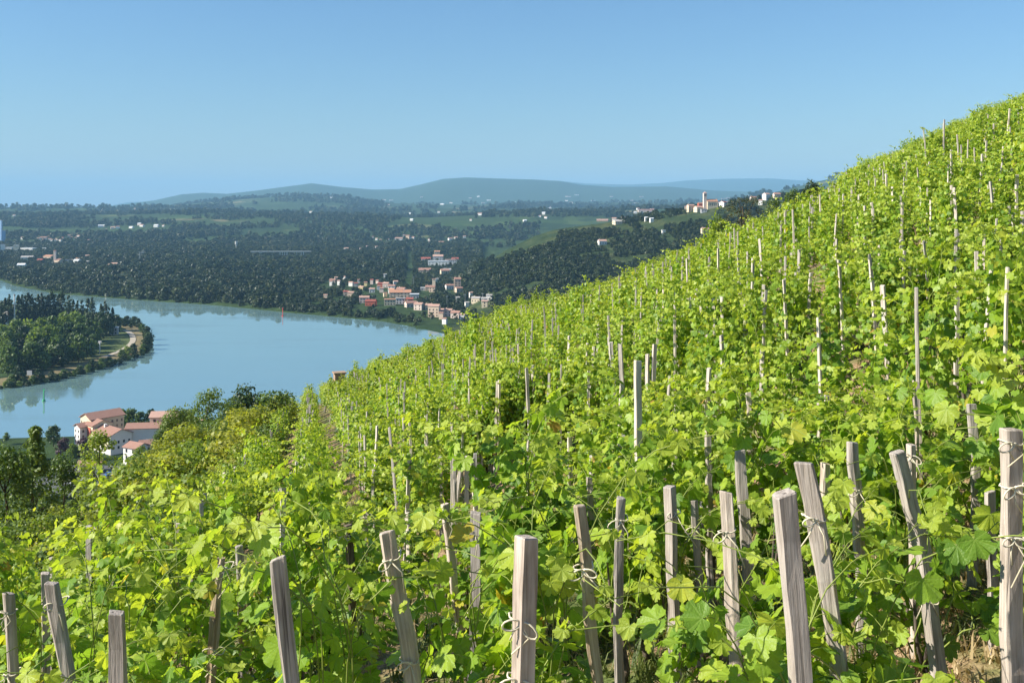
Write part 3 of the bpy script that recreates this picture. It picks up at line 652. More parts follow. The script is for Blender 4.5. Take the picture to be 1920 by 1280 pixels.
def pylon(px, py, D, h, label, z=None):
    x = (px-960)/FPX*D; z = float(valley(x, D)) if z is None else z
    e = empty('pylon', (x, D, z)); b = h*0.09
    for sx in (-1, 1):
        for sy in (-1, 1): MB().tube([(sx*b, sy*b, -1), (sx*b*0.3, sy*b*0.3, h*0.7), (0, 0, h)], 0.16, 4).build('leg', M_STEEL, e)
    mb = MB()
    for k in range(6):
        z0 = h*0.1*k; w0 = b*(1-0.95*k*0.1); z1 = h*0.1*(k+1); w1 = b*(1-0.95*(k+1)*0.1)
        for sy in (-1, 1): mb.tube([(-w0, sy*w0, z0), (w1, sy*w1, z1)], 0.08, 3); mb.tube([(w0, sy*w0, z0), (-w1, sy*w1, z1)], 0.08, 3)
    mb.build('lattice', M_STEEL, e)
    for zz, w in ((0.72, 0.22), (0.82, 0.18), (0.92, 0.13)): MB().tube([(-w*h, 0, zz*h), (0, 0, zz*h+0.6), (w*h, 0, zz*h)], 0.18, 4).build('cross_arm', M_STEEL, e)
    tag(e, label, 'pylon', 'power pylons')
pylon(262, 497, 1900, 24, 'left one of two thin pylons in the dark woods'); pylon(268, 497, 1980, 24, 'right one of two thin pylons in the dark woods')
pylon(1247, 380, 2600, 52, 'faint lattice pylon against the blue hills left of the hilltop village')
for i, (a, b, d) in enumerate([(757, 566, 1150), (838, 585, 1080), (872, 580, 1100), (905, 590, 1040), (775, 540, 1350)]):
    x = (a-960)/FPX*d; e = empty('mast', (x, d, float(valley(x, d))))
    MB().tube([(0,0,-1),(0,0,8),(0,0,15)], 0.16, 5, r1=0.1).build('pole', M_STEEL, e); MB().box(-1.2, 1.2, -0.1, 0.1, 13.6, 13.9).build('cross_arm', M_STEEL, e)
    tag(e, 'thin railway mast among the trees beside the riverside town', 'mast', 'masts beside the riverside town')

# river marks
def marker(px, py, h, colr, label):
    x, y = W(px, py); e = empty('channel_marker', (x, y, 0)); m = plain('marker_'+colr[0], colr[1], 0.6, 0.3, 0.05, 1.0)
    MB().tube([(0,0,-2),(0,0,h*0.5),(0,0,h)], 0.42, 8, r1=0.34).build('post', m, e); MB().tube([(0,0,-1.0),(0,0,0.5),(0,0,1.0)], 1.1, 10, r1=0.8).build('float', m, e)
    MB().add([(-0.75,-0.05,h),(0.75,-0.05,h),(0.75,0.05,h),(-0.75,0.05,h),(0,0,h+1.4)], [(0,3,2,1),(0,1,4),(1,2,4),(2,3,4),(3,0,4)]).build('topmark', m, e)
    tag(e, label, 'channel marker')
marker(530, 593, 8.0, ('red', (0.45, 0.05, 0.05)), 'red channel marker post before the dark far bank')
marker(82, 752, 6.2, ('green', (0.05, 0.32, 0.14)), 'green channel marker post on the near water at left')

# peninsula things
def pen_at(px, py, z=2.4): x, y = W(px, py, z); return x, y, float(valley(x, y))
x, y, z = pen_at(27, 612); e = empty('white_mast', (x, y, z)); MB().tube([(0,0,-1),(0,0,12),(0,0,29)], 0.75, 8, r1=0.6).build('pole', WALLS['white'], e); MB().tube([(0,0,28.9),(0,0,29.4),(0,0,30)], 0.9, 8).build('cap', ROOFS['grey'], e)
tag(e, 'tall white mast rising behind the poplar row', 'mast')
x, y, z = pen_at(214, 627); e = empty('pavilion', (x, y, z), 0.2); mw, mr = MB(), MB(); flatroof(mw, mr, 6.5, 5, 6.2); mw.build('wall', WALLS['grey'], e); mr.build('roof', ROOFS['white'], e); windows_on(e, 6.5, 5, 6, ('front',)); tag(e, 'small grey two storey pavilion at the tip of the wooded peninsula', 'pavilion')
CLEAR.append((x, y, 8, 40, 4))
x, y, z = pen_at(55, 706); e = empty('kilometre_board', (x, y, z), 0.1); MB().box(-1.6, 1.6, -0.1, 0.1, 1.2, 4.2).build('board', WALLS['white'], e)
for s in (-1.2, 1.2): MB().box(s-0.12, s+0.12, 0.11, 0.3, -1, 4.0).build('leg', M_STEEL, e)
tag(e, 'small blank white square board on the peninsula bank', 'board')
x, y, z = pen_at(187, 662); e = empty('white_post', (x, y, z)); MB().tube([(0,0,-0.5),(0,0,4),(0,0,9)], 0.35, 6).build('pole', WALLS['white'], e); MB().box(-1.2, 1.2, -0.2, 0.2, 8.0, 9.6).build('panel', WALLS['white'], e)
tag(e, 'thin white post with panel at the edge of the peninsula wood', 'post')
for i, (a, b, wl) in enumerate([(8, 604, 'white'), (16, 606, 'blue')]):
    x, y, z = pen_at(a, b); e = empty('riverside_shed', (x, y, z), 0.1); mw, mr = MB(), MB(); gable(mw, mr, 9, 7, 9, 1.6); mw.build('wall', WALLS[wl], e); mr.build('roof', ROOFS['grey'], e); tag(e, '%s shed half hidden behind the poplar row' % wl, 'shed')

POP = [tree_protos('poplar', 40+i, 21+2*i, 2.6, 'poplar', 70, 14, 0.55, 1.15, 0.2, 0.08) for i in range(3)]
BRD = {k: [tree_protos(k, 60+i+7*j, 11+i, 5.0, 'round', 46, 22, 0.62, 1.6) for i in range(2)] for j, k in enumerate(('oak', 'lime', 'dark'))}
PLM = tree_protos('plum', 90, 8, 4.2, 'bush', 36, 24, 0.5, 1.4, 0.2, 0.05)
gp = 'poplars in the peninsula row'
pops = [(2,613,1.0),(9,611,.98),(17,610,1.02),(22,612,1.0),(34,611,1.08),(41,609,1.0),(47,608,1.12),(53,607,1.1),(60,607,.98),(66,606,1.0),(72,605,1.02),(78,605,1.0),(84,604,1.03),(90,604,.98),(96,603,1.1),(103,603,1.08),(110,603,1.0),
        (117,604,1.12),(128,608,1.12),(137,610,.9),(145,612,.85),(153,615,1.05),(165,617,1.05),(173,618,1.02),(181,620,.7),(190,620,.9),(197,621,.95),(204,622,.9),(211,620,.78)]
for i, (a, b, s) in enumerate(pops):
    x, y, z = pen_at(a, b)
    lb = 'tall dark poplar in the close row on the wooded peninsula' if a < 120 else {128: 'tallest poplar standing free at the right of the close row', 181: 'short slim poplar between taller ones near the peninsula tip'}.get(a, 'dark poplar in the loose group near the peninsula tip')
    put_tree(POP[i % 3], 'poplar_tree', lb, (x, y, z), s*1.2, i*1.7, gp)
pen_trees = [(5,655,1.2,'lime'),(30,652,1.25,'oak'),(52,648,1.3,'lime'),(75,645,1.2,'lime'),(98,640,1.25,'oak'),(120,636,1.3,'lime'),(140,632,1.35,'lime'),(150,640,1.2,'oak'),(15,672,1.2,'oak'),(42,668,1.25,'dark'),
             (70,672,1.4,'lime'),(88,668,1.3,'lime'),(110,660,1.15,'oak'),(130,655,1.2,'dark'),(150,652,1.15,'oak'),(165,646,1.1,'dark'),(178,642,1.0,'oak'),(20,690,1.0,'dark'),(55,688,1.0,'oak'),(85,682,1.05,'dark'),(112,676,1.0,'dark'),(138,668,1.0,'dark'),(158,662,.95,'dark'),(175,655,.85,'oak'),
             (195,634,1.1,'dark'),(205,630,1.05,'dark'),(217,622,.95,'dark'),(190,628,1.1,'dark'),(232,612,.6,'dark'),(238,610,.65,'dark'),(252,610,.7,'dark'),(258,613,.6,'dark'),
             (268,622,.6,'oak'),(275,632,.75,'dark'),(278,642,.8,'dark'),(276,650,.75,'dark'),(268,657,.55,'oak'),(250,661,.6,'dark'),(238,664,.6,'lime'),(228,668,.5,'oak'),
             (205,678,.45,'oak'),(190,683,.5,'oak'),(172,686,.5,'dark'),(150,694,.45,'oak'),(120,702,.5,'oak'),(70,710,.65,'dark'),(45,712,.5,'oak'),(33,712,.75,'dark'),(22,715,.5,'oak'),(98,704,.4,'dark'),(245,614,.35,'dark'),(263,618,.5,'dark')]
for q in range(34):      # close scrub along the front bank and the wood's edge
    t_ = q/33.0; a_ = 2+ t_*282; b_ = np.interp(a_, [0, 60, 100, 180, 240, 270, 283, 290], [723, 716, 709, 690, 671, 662, 652, 640])
    pen_trees.append((a_, b_-1.2-1.5*(q % 2), 0.30+0.16*((q*7) % 5)/4.0, ('dark', 'oak', 'dark')[q % 3]))
for q in range(16): pen_trees.append((4+q*11, np.interp(4+q*11, [0, 60, 100, 180], [704, 697, 690, 672])-6+3*((q*5) % 3), 0.8+0.1*((q*3) % 4), ('dark', 'oak')[q % 2]))
cn = {'lime': 'light green', 'oak': 'mid green', 'dark': 'dark green'}
for i, (a, b, s, k) in enumerate(pen_trees):
    x, y, z = pen_at(a, b)
    where = 'in the peninsula wood below the poplars' if (a < 182 and b < 692) else ('at the peninsula tip by the water' if a > 186 and b < 660 else 'on the front bank of the peninsula')
    nm = 'broadleaf_tree' if s > 0.7 else 'round_bush'
    put_tree(BRD[k][i % 2], nm, '%s %s %s' % (cn[k], 'broadleaf tree' if s > 0.7 else 'low bush', where), (x, y, z-0.3), s*1.3, i*2.3, 'trees of the wooded peninsula', 'tree' if s > 0.7 else 'bush', sz=s*(1.45 if s > 0.9 else 1.15))

# ------------------------------------------------------------------ hotel by the river
HZ = 4.0
def hot(px, D, z=HZ): return ((px-960)/FPX*D, D, z)
root = empty('riverside_hotel', hot(210, 458), 0.85); root.scale = (0.78, 0.78, 0.84)
def wing(nm, w, l, h, rh, x0, y0, axis, wall='white', roof='terracotta', faces=('front', 'left'), step=2.7):
    mw, mr = MB(), MB(); g = empty(nm, (0, 0, 0)); g.parent = root; g.location = (x0, y0, 0)
    if axis == 'y': g.rotation_euler = (0, 0, math.pi/2)
    gable(mw, mr, w, l, h, rh, over=0.8); mw.build('wall', WALLS[wall], g); mr.build('roof', ROOFS[roof], g)
    windows_on(g, w, l, h, faces, step, flatten=True); return g
wing('front_wing', 22, 13, 8.6, 2.5, 0, 0, 'y', 'white', faces=('back', 'left'), step=2.9)
wing('middle_wing', 10, 12, 11.0, 2.2, -0.6, 15.5, 'y', 'cream', faces=('back', 'left'))
wing('rear_wing', 21, 13, 13.2, 2.6, 6, 24, 'x', 'cream', faces=('front', 'left'))
wing('corner_wing', 8, 7, 10.0, 1.5, -7, 21, 'x', 'white', faces=('front', 'left'))
MB().box(-6.9, -3.2, 13.0, 16.9, 0, 9.6).build('red_bay', WALLS['red'], root)
for k, zz in enumerate((2.8, 5.7)):
    for j in range(4): MB().box(-7.8, -6.52, -9.5+j*5.2, -6.3+j*5.2, zz, zz+1.0).build('balcony', WALLS['cream'], root)
for j in range(3): MB().add([(-8.4,-9.6+j*6.5,7.2),(-8.4,-5.6+j*6.5,7.2),(-6.51,-5.6+j*6.5,8.2),(-6.51,-9.6+j*6.5,8.2),(-8.4,-9.6+j*6.5,7.45),(-8.4,-5.6+j*6.5,7.45),(-6.51,-5.6+j*6.5,8.45),(-6.51,-9.6+j*6.5,8.45)], [(0,3,2,1),(4,5,6,7),(0,1,5,4),(1,2,6,5),(2,3,7,6),(3,0,4,7)]).build('awning_roof', ROOFS['terracotta'], root)
MB().box(-2.4, -1.0, 4, 5.2, 9.5, 12.2).build('chimney', WALLS['white'], root)
tag(root, 'large white hotel with terracotta roofs on the river shore', 'hotel')
def bldg(px, D, w, l, h, rh, rz, wall, roof, label, name='house', cat='house', faces=('front',), z=HZ):
    e = empty(name, hot(px, D, z), rz); mw, mr = MB(), MB(); gable(mw, mr, w, l, h, rh, over=0.5)
    mw.build('wall', WALLS[wall], e); mr.build('roof', ROOFS[roof], e); windows_on(e, w, l, h, faces, 3.0); tag(e, label, cat); return e
bldg(271, 462, 15, 9, 8.5, 1.6, 0.12, 'white', 'terracotta', 'low white wing with red roof right of the hotel', 'annexe', 'annexe', ())
bldg(257, 435, 8, 8, 6.0, 1.5, -0.5, 'white', 'terracotta', 'small white annexe with red roof in front of the hotel', 'annexe', 'annexe')
bldg(278, 438, 7, 6, 6.5, 1.4, 0.4, 'pink', 'terracotta', 'small pink gabled annexe right of the white annexe', 'annexe', 'annexe')
bldg(312, 470, 13, 9, 12, 1.8, 0.1, 'peach', 'pinkish', 'peach house with pale tile roof behind the dark tree')
bldg(374, 460, 9, 8, 11, 1.8, -0.7, 'white', 'pinkish', 'white gabled house between the dark trees')
bldg(350, 470, 9, 8, 8.5, 1.8, 0.2, 'white', 'pinkish', 'white house half hidden behind the tree')
bldg(170, 415, 9, 6, 3.6, 1.2, 0.1, 'pink', 'terracotta', 'small red roofed kiosk below the hotel terrace', 'kiosk', 'kiosk')
# car park with parked cars
ribbon('car_park', [hot(60, 405)[:2], hot(180, 402)[:2], hot(300, 400)[:2]], 44, M_ASPHALT, lambda x, y: x*0+4.05, 0.0)
CARC = {c: plain('car_paint_'+c, v, 0.3, 0.5, 0.03, 1.0) for c, v in (('white', (0.75, 0.75, 0.75)), ('silver', (0.5, 0.52, 0.54)), ('blue', (0.08, 0.17, 0.34)), ('grey', (0.2, 0.21, 0.22)))}
M_TYRE = plain('tyre', (0.02, 0.02, 0.02), 0.8, 0.2, 0.1, 5.0)
def car_parts():
    prof = [(-2.1,0.35),(-2.1,0.8),(-1.9,0.95),(-1.35,1.0),(-0.75,1.42),(0.75,1.45),(1.55,0.98),(2.05,0.85),(2.1,0.35)]
    v = [(x, -0.85, z) for x, z in prof]+[(x, 0.85, z) for x, z in prof]; n = len(prof)
    f = [tuple(range(n)), tuple(range(n, 2*n))[::-1]]+[(i, i+n, (i+1) % n+n, (i+1) % n) for i in range(n)]
    body = lambda m: mk_mesh('body', np.array(v), f, m)
    gl = MB(); gl.add([(-1.2,-0.86,1.05),(1.35,-0.86,1.05),(0.7,-0.86,1.38),(-0.72,-0.86,1.36)], [(0,1,2,3)]); gl.add([(-1.2,0.86,1.05),(1.35,0.86,1.05),(0.7,0.86,1.38),(-0.72,0.86,1.36)], [(3,2,1,0)])
    gl.add([(-1.36,-0.7,1.03),(-1.36,0.7,1.03),(-0.8,0.68,1.41),(-0.8,-0.68,1.41)], [(3,2,1,0)])
    return body, gl.mesh('window', M_GLASS), MB().tube([(0,-0.12,0),(0,0,0),(0,0.12,0)], 0.32, 10).mesh('wheel', M_TYRE)
BODY, CGL, CWH = car_parts(); BODY = {c: BODY(m) for c, m in CARC.items()}
for i, (a, d, c) in enumerate([(208,397,'white'),(216,399,'silver'),(224,397,'white'),(232,400,'blue'),(240,397,'white'),(212,389,'white'),(221,390,'grey'),(230,389,'white'),(139,398,'white'),(148,400,'silver'),(157,398,'white'),(167,400,'white'),(204,409,'blue'),(214,410,'white'),(224,411,'white')]):
    e = empty('parked_car', hot(a, d, 4.07), 1.2+0.1*math.sin(i)); meshobj('body', BODY[c], e); g = meshobj('window', CGL, e); g.location = (0, 0, 0.004)
    for sx in (-1.3, 1.3):
        for sy in (-0.8, 0.8): meshobj('wheel', CWH, e, (sx, sy, 0.32))
    tag(e, '%s car in the car park glimpsed below the hotel' % c, 'car', 'cars in the hotel car park')
for a, d, s, pr, nm, lb in [(152,440,1.0,PLM,'plum_tree','dark purple leaved plum tree left of the hotel'),(118,448,.8,PLM,'plum_tree','second dark purple tree nearer the left edge of the hotel garden'),(136,436,.62,BRD['lime'][0],'round_bush','light green rounded shrub between the purple trees'),
                            (228,492,.9,BRD['oak'][0],'shore_tree','round green tree behind the hotel roof on the shore'),(245,490,.9,BRD['oak'][1],'shore_tree','second round shore tree right of the hotel roof'),(262,488,.85,BRD['oak'][0],'shore_tree','third round shore tree next to the low white wing'),(283,484,.95,BRD['dark'][1],'shore_tree','dark shore tree left of the peach house'),
                            (100,462,.8,BRD['dark'][0],'shore_tree','dark tree left of the hotel garden by the water'),(12,470,.35,BRD['oak'][0],'round_bush','low bush on the grassy shore at the left edge'),(60,440,.7,BRD['dark'][1],'shore_tree','dark tree above the grassy shore at left'),(255,420,.55,BRD['dark'][0],'garden_tree','dark garden tree before the small white annexe'),(345,480,.8,BRD['oak'][1],'shore_tree','green tree behind the white house by the river')]:
    put_tree(pr, nm, lb, hot(a, d, HZ-0.3), s, a*0.7, 'trees around the hotel', 'tree' if 'tree' in nm else 'bush')

# ------------------------------------------------------------------ woods (mass, stuff)
FOR = [tree_protos('forest', 120+i, 9+1.2*i, 4.2, 'round', 16, 9, 1.15, 1.9, 0.25, 0.1) for i in range(4)]
def joined(pair):
    tr, cr = pair
    return cr
fcoll = source_collection('wood_tree', [c for _, c in FOR])
def sample_wood(n, u0, u1, d0, d1, thr, seed, sc, spacing):
    R = np.random.default_rng(seed)
    d = np.sqrt(R.random(n)*(d1**2-d0**2)+d0**2); u = u0+(u1-u0)*R.random(n); x = u*d; y = d
    land = np.maximum(-sd_poly(x, y, WATER), sd_poly(x, y, PEN))
    ok = land > 3.0
    ok &= sd_poly(x, y, PEN) < 0
    nz = fbm(x/sc, y/sc, 31, 4); ok &= nz > thr
    ok &= ~((y < 520) & (x < 80))
    # vineyard fields on the spur stay open
    px = 960+FPX*u; 
    for cx, cy, hw, fr, bk in CLEAR:
        m = (np.abs(x-cx) < hw) & (y < cy+bk) & (y > cy-fr); ok &= ~(m & (R.random(n) < 0.93))
    x, y = x[ok], y[ok]; z = valley(x, y)
    return x, y, z
def open_fields(x, y, z):
    """bare terraced fields on the spur"""
    v = (z-CAMZ)/y*FPX; py = 385-v; px = 960+FPX*x/y; a = (px-930)/110.0
    keep = ~((px > 925) & (px < 1045) & (np.abs(py-(478-0.32*(px-925))) < 15)) & ~((px > 1035) & (px < 1145) & (np.abs(py-(431-0.08*(px-1035))) < 6))
    keep &= ~((px > 1200) & (px < 1345) & (np.abs(py-(428-0.20*(px-1200))) < 9)) & ~((px > 760) & (px < 775) & (py > 470) & (py < 540) & (y < 2400))
    return keep
px_, py_, pz_ = [], [], []; sizes = []
for args, s in (((40000, -0.62, -0.03, 930, 2750, -0.34, 1, 120.0, 8), 0.95), ((20000, -0.08, 0.40, 930, 1750, -0.18, 2, 50.0, 8), 0.6), ((26000, -0.62, 0.40, 2600, 5200, -0.02, 3, 260.0, 15), 1.3), ((16000, -0.62, 0.40, 5200, 9000, 0.05, 4, 500.0, 25), 2.2)):
    x, y, z = sample_wood(*args); k = open_fields(x, y, z) if args[3] < 2000 else np.ones(len(x), bool)
    x, y, z = x[k], y[k], z[k]; sz_ = s*(0.6+0.6*rng.random(len(x)))*(1.0+1.1*fbm(x/90, y/140, 53))
    if args[3] < 2000:
        for cx, cy, hw, fr, bk in CLEAR:
            if cy < 2600: sz_[(np.abs(x-cx) < hw+25) & (y < cy+40) & (y > cy-200)] = np.minimum(sz_[(np.abs(x-cx) < hw+25) & (y < cy+40) & (y > cy-200)], 0.62)
    px_.append(x); py_.append(y); pz_.append(z-0.5); sizes.append(sz_)
X = np.concatenate(px_); Y = np.concatenate(py_); Z = np.concatenate(pz_); S = np.concatenate(sizes); n = len(X)
scatter('wood', np.stack([X, Y, Z], 1), np.stack([X*0, X*0, rng.random(n)*6.28], 1), np.stack([S*1.25, S*1.25, S*(0.85+0.35*rng.random(n))], 1), rng.integers(0, 4, n), fcoll, 'dark green woods filling the river valley and hillsides', 'wood')

# ------------------------------------------------------------------ slope trees and brush (left of the vines)
def on_hill(px, D, dz=0.0): x = (px-960)/FPX*D; return (x, D, float(hill(x, D))+dz)
NEAR = {'oak': tree_protos('oak', 201, 7.0, 3.0, 'round', 70, 75, 0.11, 0.75, 0.22, 0.1), 'oak2': tree_protos('oak', 202, 6.0, 2.6, 'round', 60, 75, 0.11, 0.7, 0.22, 0.1),
        'dark': tree_protos('oak', 203, 7.0, 2.9, 'round', 70, 75, 0.11, 0.75, 0.22, 0.1), 'cone': tree_protos('oak', 204, 8.0, 2.6, 'cone', 80, 70, 0.11, 0.7, 0.22, 0.05),
        'lime': tree_protos('lime', 205, 6.5, 2.5, 'round', 56, 60, 0.11, 0.66, 0.22, 0.04), 'ball': tree_protos('dark', 206, 6.0, 2.6, 'round', 60, 80, 0.11, 0.7, 0.2, 0.15)}
def slope_tree(px, D, pytop, proto, h, label, name='tree', wide=1.0):
    x, y, z = on_hill(px, D); top = CAMZ + (385-pytop)/FPX*D; s = (top-z)/h
    e = put_tree(NEAR[proto], name, label, (x, y, z), s*wide, px*0.9, None, 'tree', sz=s); return e
slope_tree(66, 52, 797, 'cone', 8.0, 'large dark tree with pointed top at the left edge', 'dark_tree', 1.0)
slope_tree(8, 46, 838, 'dark', 7.0, 'grey green tree cut by the left picture edge', 'dark_tree', 0.9)
slope_tree(118, 56, 858, 'dark', 7.0, 'dark green tree right of the pointed tree', 'dark_tree', 1.0)
slope_tree(186, 48, 812, 'lime', 6.5, 'airy light green tree standing before the hotel', 'light_tree', 0.85)
slope_tree(262, 62, 838, 'dark', 7.0, 'dark low tree at the right of the car park', 'dark_tree', 0.75)
slope_tree(330, 92, 766, 'dark', 7.0, 'dark tree hiding the houses right of the hotel', 'dark_tree', 1.05)
slope_tree(302, 84, 806, 'dark', 7.0, 'lower dark tree left of the tree hiding the houses', 'dark_tree', 0.8)
slope_tree(393, 104, 733, 'oak', 7.0, 'tall ragged oak on the brushy slope against the river', 'oak_tree', 0.95)
slope_tree(428, 108, 752, 'oak2', 6.0, 'smaller oak joined to the tall ragged oak', 'oak_tree', 0.8)
slope_tree(461, 125, 731, 'ball', 6.0, 'round dark tree at the right end of the slope trees', 'round_tree', 0.75)
slope_tree(490, 128, 748, 'oak2', 6.0, 'low tree right of the round dark tree', 'oak_tree', 0.6)
slope_tree(358, 115, 764, 'oak2', 6.0, 'small pale tree between the two dark slope trees', 'oak_tree', 0.5)
BUSH = [tree_protos(k, 220+i, 2.6, 1.7, 'bush', 34, 60, 0.075, 0.5, 0.15, 0.02) for i, k in enumerate(('yellow', 'oak', 'yellow', 'lime', 'dark'))]
bn = ['yellow green', 'mid green', 'olive yellow', 'light green', 'dark green']
R = np.random.default_rng(5); k = 0
for D in (17, 20, 24, 29, 34, 40, 47, 55, 64, 74, 85):
    for px in np.arange(-30 if D < 60 else 280, 575, 2300.0/D):
        if D < 34 and px > 470+ (D-17)*4: continue
        a = px + R.normal()*500/D
        if a < 215 and D > 44: continue
        i = (0, 2, 3, 1)[int(R.integers(0, 4))] if R.random() < 0.93 else 4
        s = (0.62+0.35*R.random())*(0.8 if D < 30 else 1.05)
        if a < 240: s *= 0.8
        x, y, z = on_hill(a, D)
        if x > np.interp(D, [0, 12.5, 13.5, 19, 24, 30, 40, 90], [-9, -7.0, -6.3, -5.8, -6.6, -7.6, -9.4, -19.5])-0.6: continue
        where = 'low on the slope below the hotel trees' if a < 280 else ('in the brush behind the near vines' if D < 45 else 'high on the brushy slope beside the vine plot')
        put_tree(BUSH[i], 'bush', '%s bush %s' % (bn[i], where), (x, y, z-0.1), s*1.15, R.random()*6, 'bushes on the brushy slope', 'bush', sz=s); k += 1
for q in range(30):
    y = 14.5+q*1.35+R.random(); x = float(np.interp(y, [0, 12.5, 13.5, 19, 24, 30, 40, 90], [-9, -7.0, -6.3, -5.8, -6.6, -7.6, -9.4, -19.5]))-0.35-R.random()*0.7
    i = int(R.integers(0, 4)); s = 0.4+0.25*R.random()
    put_tree(BUSH[i], 'bush', '%s low bush along the left edge of the vine plot' % bn[i], (x, y, float(hill(x, y))-0.1), s*1.2, R.random()*6, 'low bushes along the plot edge', 'bush', sz=s)
# trees behind the vine skyline
PINE = tree_protos('pine', 240, 13, 4.0, 'umbrella', 34, 60, 0.11, 0.8, 0.22, 0.5)
x, y, z = on_hill(1392, 118); top = CAMZ+(385-362)/FPX*118
put_tree(PINE, 'pine_tree', 'brownish umbrella pine rising behind the vine skyline near the hilltop village', (x, y, z), (top-z)/13.2, 0.4, None, 'tree')
for a, D, pyt, pr, h, lb in [(1522, 118, 343, 'ball', 6.0, 'round blue green tree right of the hilltop village skyline'), (1350, 112, 407, 'dark', 7.0, 'dark bushy tree just over the vines below the hilltop village'), (1486, 116, 357, 'dark', 7.0, 'dark tree on the skyline behind the vine stakes'), (1452, 116, 372, 'oak', 7.0, 'green tree right of the umbrella pine')]:
    x, y, z = on_hill(a, D); s = (CAMZ+(385-pyt)/FPX*D-z)/h
    put_tree(NEAR[pr], 'skyline_tree', lb, (x, y, z), s*0.55, a, None, 'tree', sz=s)

# ------------------------------------------------------------------ vine leaves
HALF0 = [(0,1.0),(.07,.91),(.11,.90),(.18,.86),(.20,.79),(.28,.76),(.29,.66),(.38,.70),(.46,.77),(.55,.74),(.67,.64),(.68,.53),(.72,.46),(.65,.37),(.57,.29),(.66,.24),(.74,.16),(.78,.02),(.68,-.08),(.68,-.18),(.55,-.24),(.46,-.35),(.32,-.34),(.20,-.34),(.10,-.20),(.02,-.03)]
HALF1 = [(0,1),(.18,.86),(.29,.66),(.47,.76),(.69,.58),(.57,.28),(.77,.04),(.52,-.3),(.22,-.34),(.02,-.03)]
def leaf_template(half, curl, fold, wave, seed):
    R = np.random.default_rng(seed)
    o = [(x*(1+0.06*R.normal()), y*(1+0.04*R.normal())) for x, y in half]
    l = [(-x*(1+0.06*R.normal()), y) for x, y in o[1:]][::-1]
    P = np.array([(0, 0)] + o + l)
    r = np.hypot(P[:, 0], P[:, 1]); th = np.arctan2(P[:, 0], P[:, 1])
    z = -curl*r**2 + fold*np.abs(P[:, 0]) + wave*np.sin(th*5+seed)*r
    n = len(P)-1; f = np.array([(0, 1+(i+1) % n, 1+i) for i in range(n)])
    return np.stack([P[:, 0], P[:, 1], z], 1), f, P
TEMPL0 = [leaf_template(HALF0, c, fo, w, i) for i, (c, fo, w) in enumerate([(.18,.10,.06),(.30,-.05,.08),(.08,.22,.05),(.35,.15,.09),(-.08,.2,.07),(.22,.0,.12)])]
TEMPL1 = [leaf_template(HALF1, c, fo, w, i+20) for i, (c, fo, w) in enumerate([(.20,.10,.08),(.32,-.05,.1),(.1,.25,.06)])]
T2v = np.array([(0,-.25,0),(.62,-.2,.10),(.60,.55,.05),(0,1,-.2),(-.62,-.2,.10),(-.60,.55,.05)]); T2f = np.array([(0,1,2,3),(0,3,5,4)])

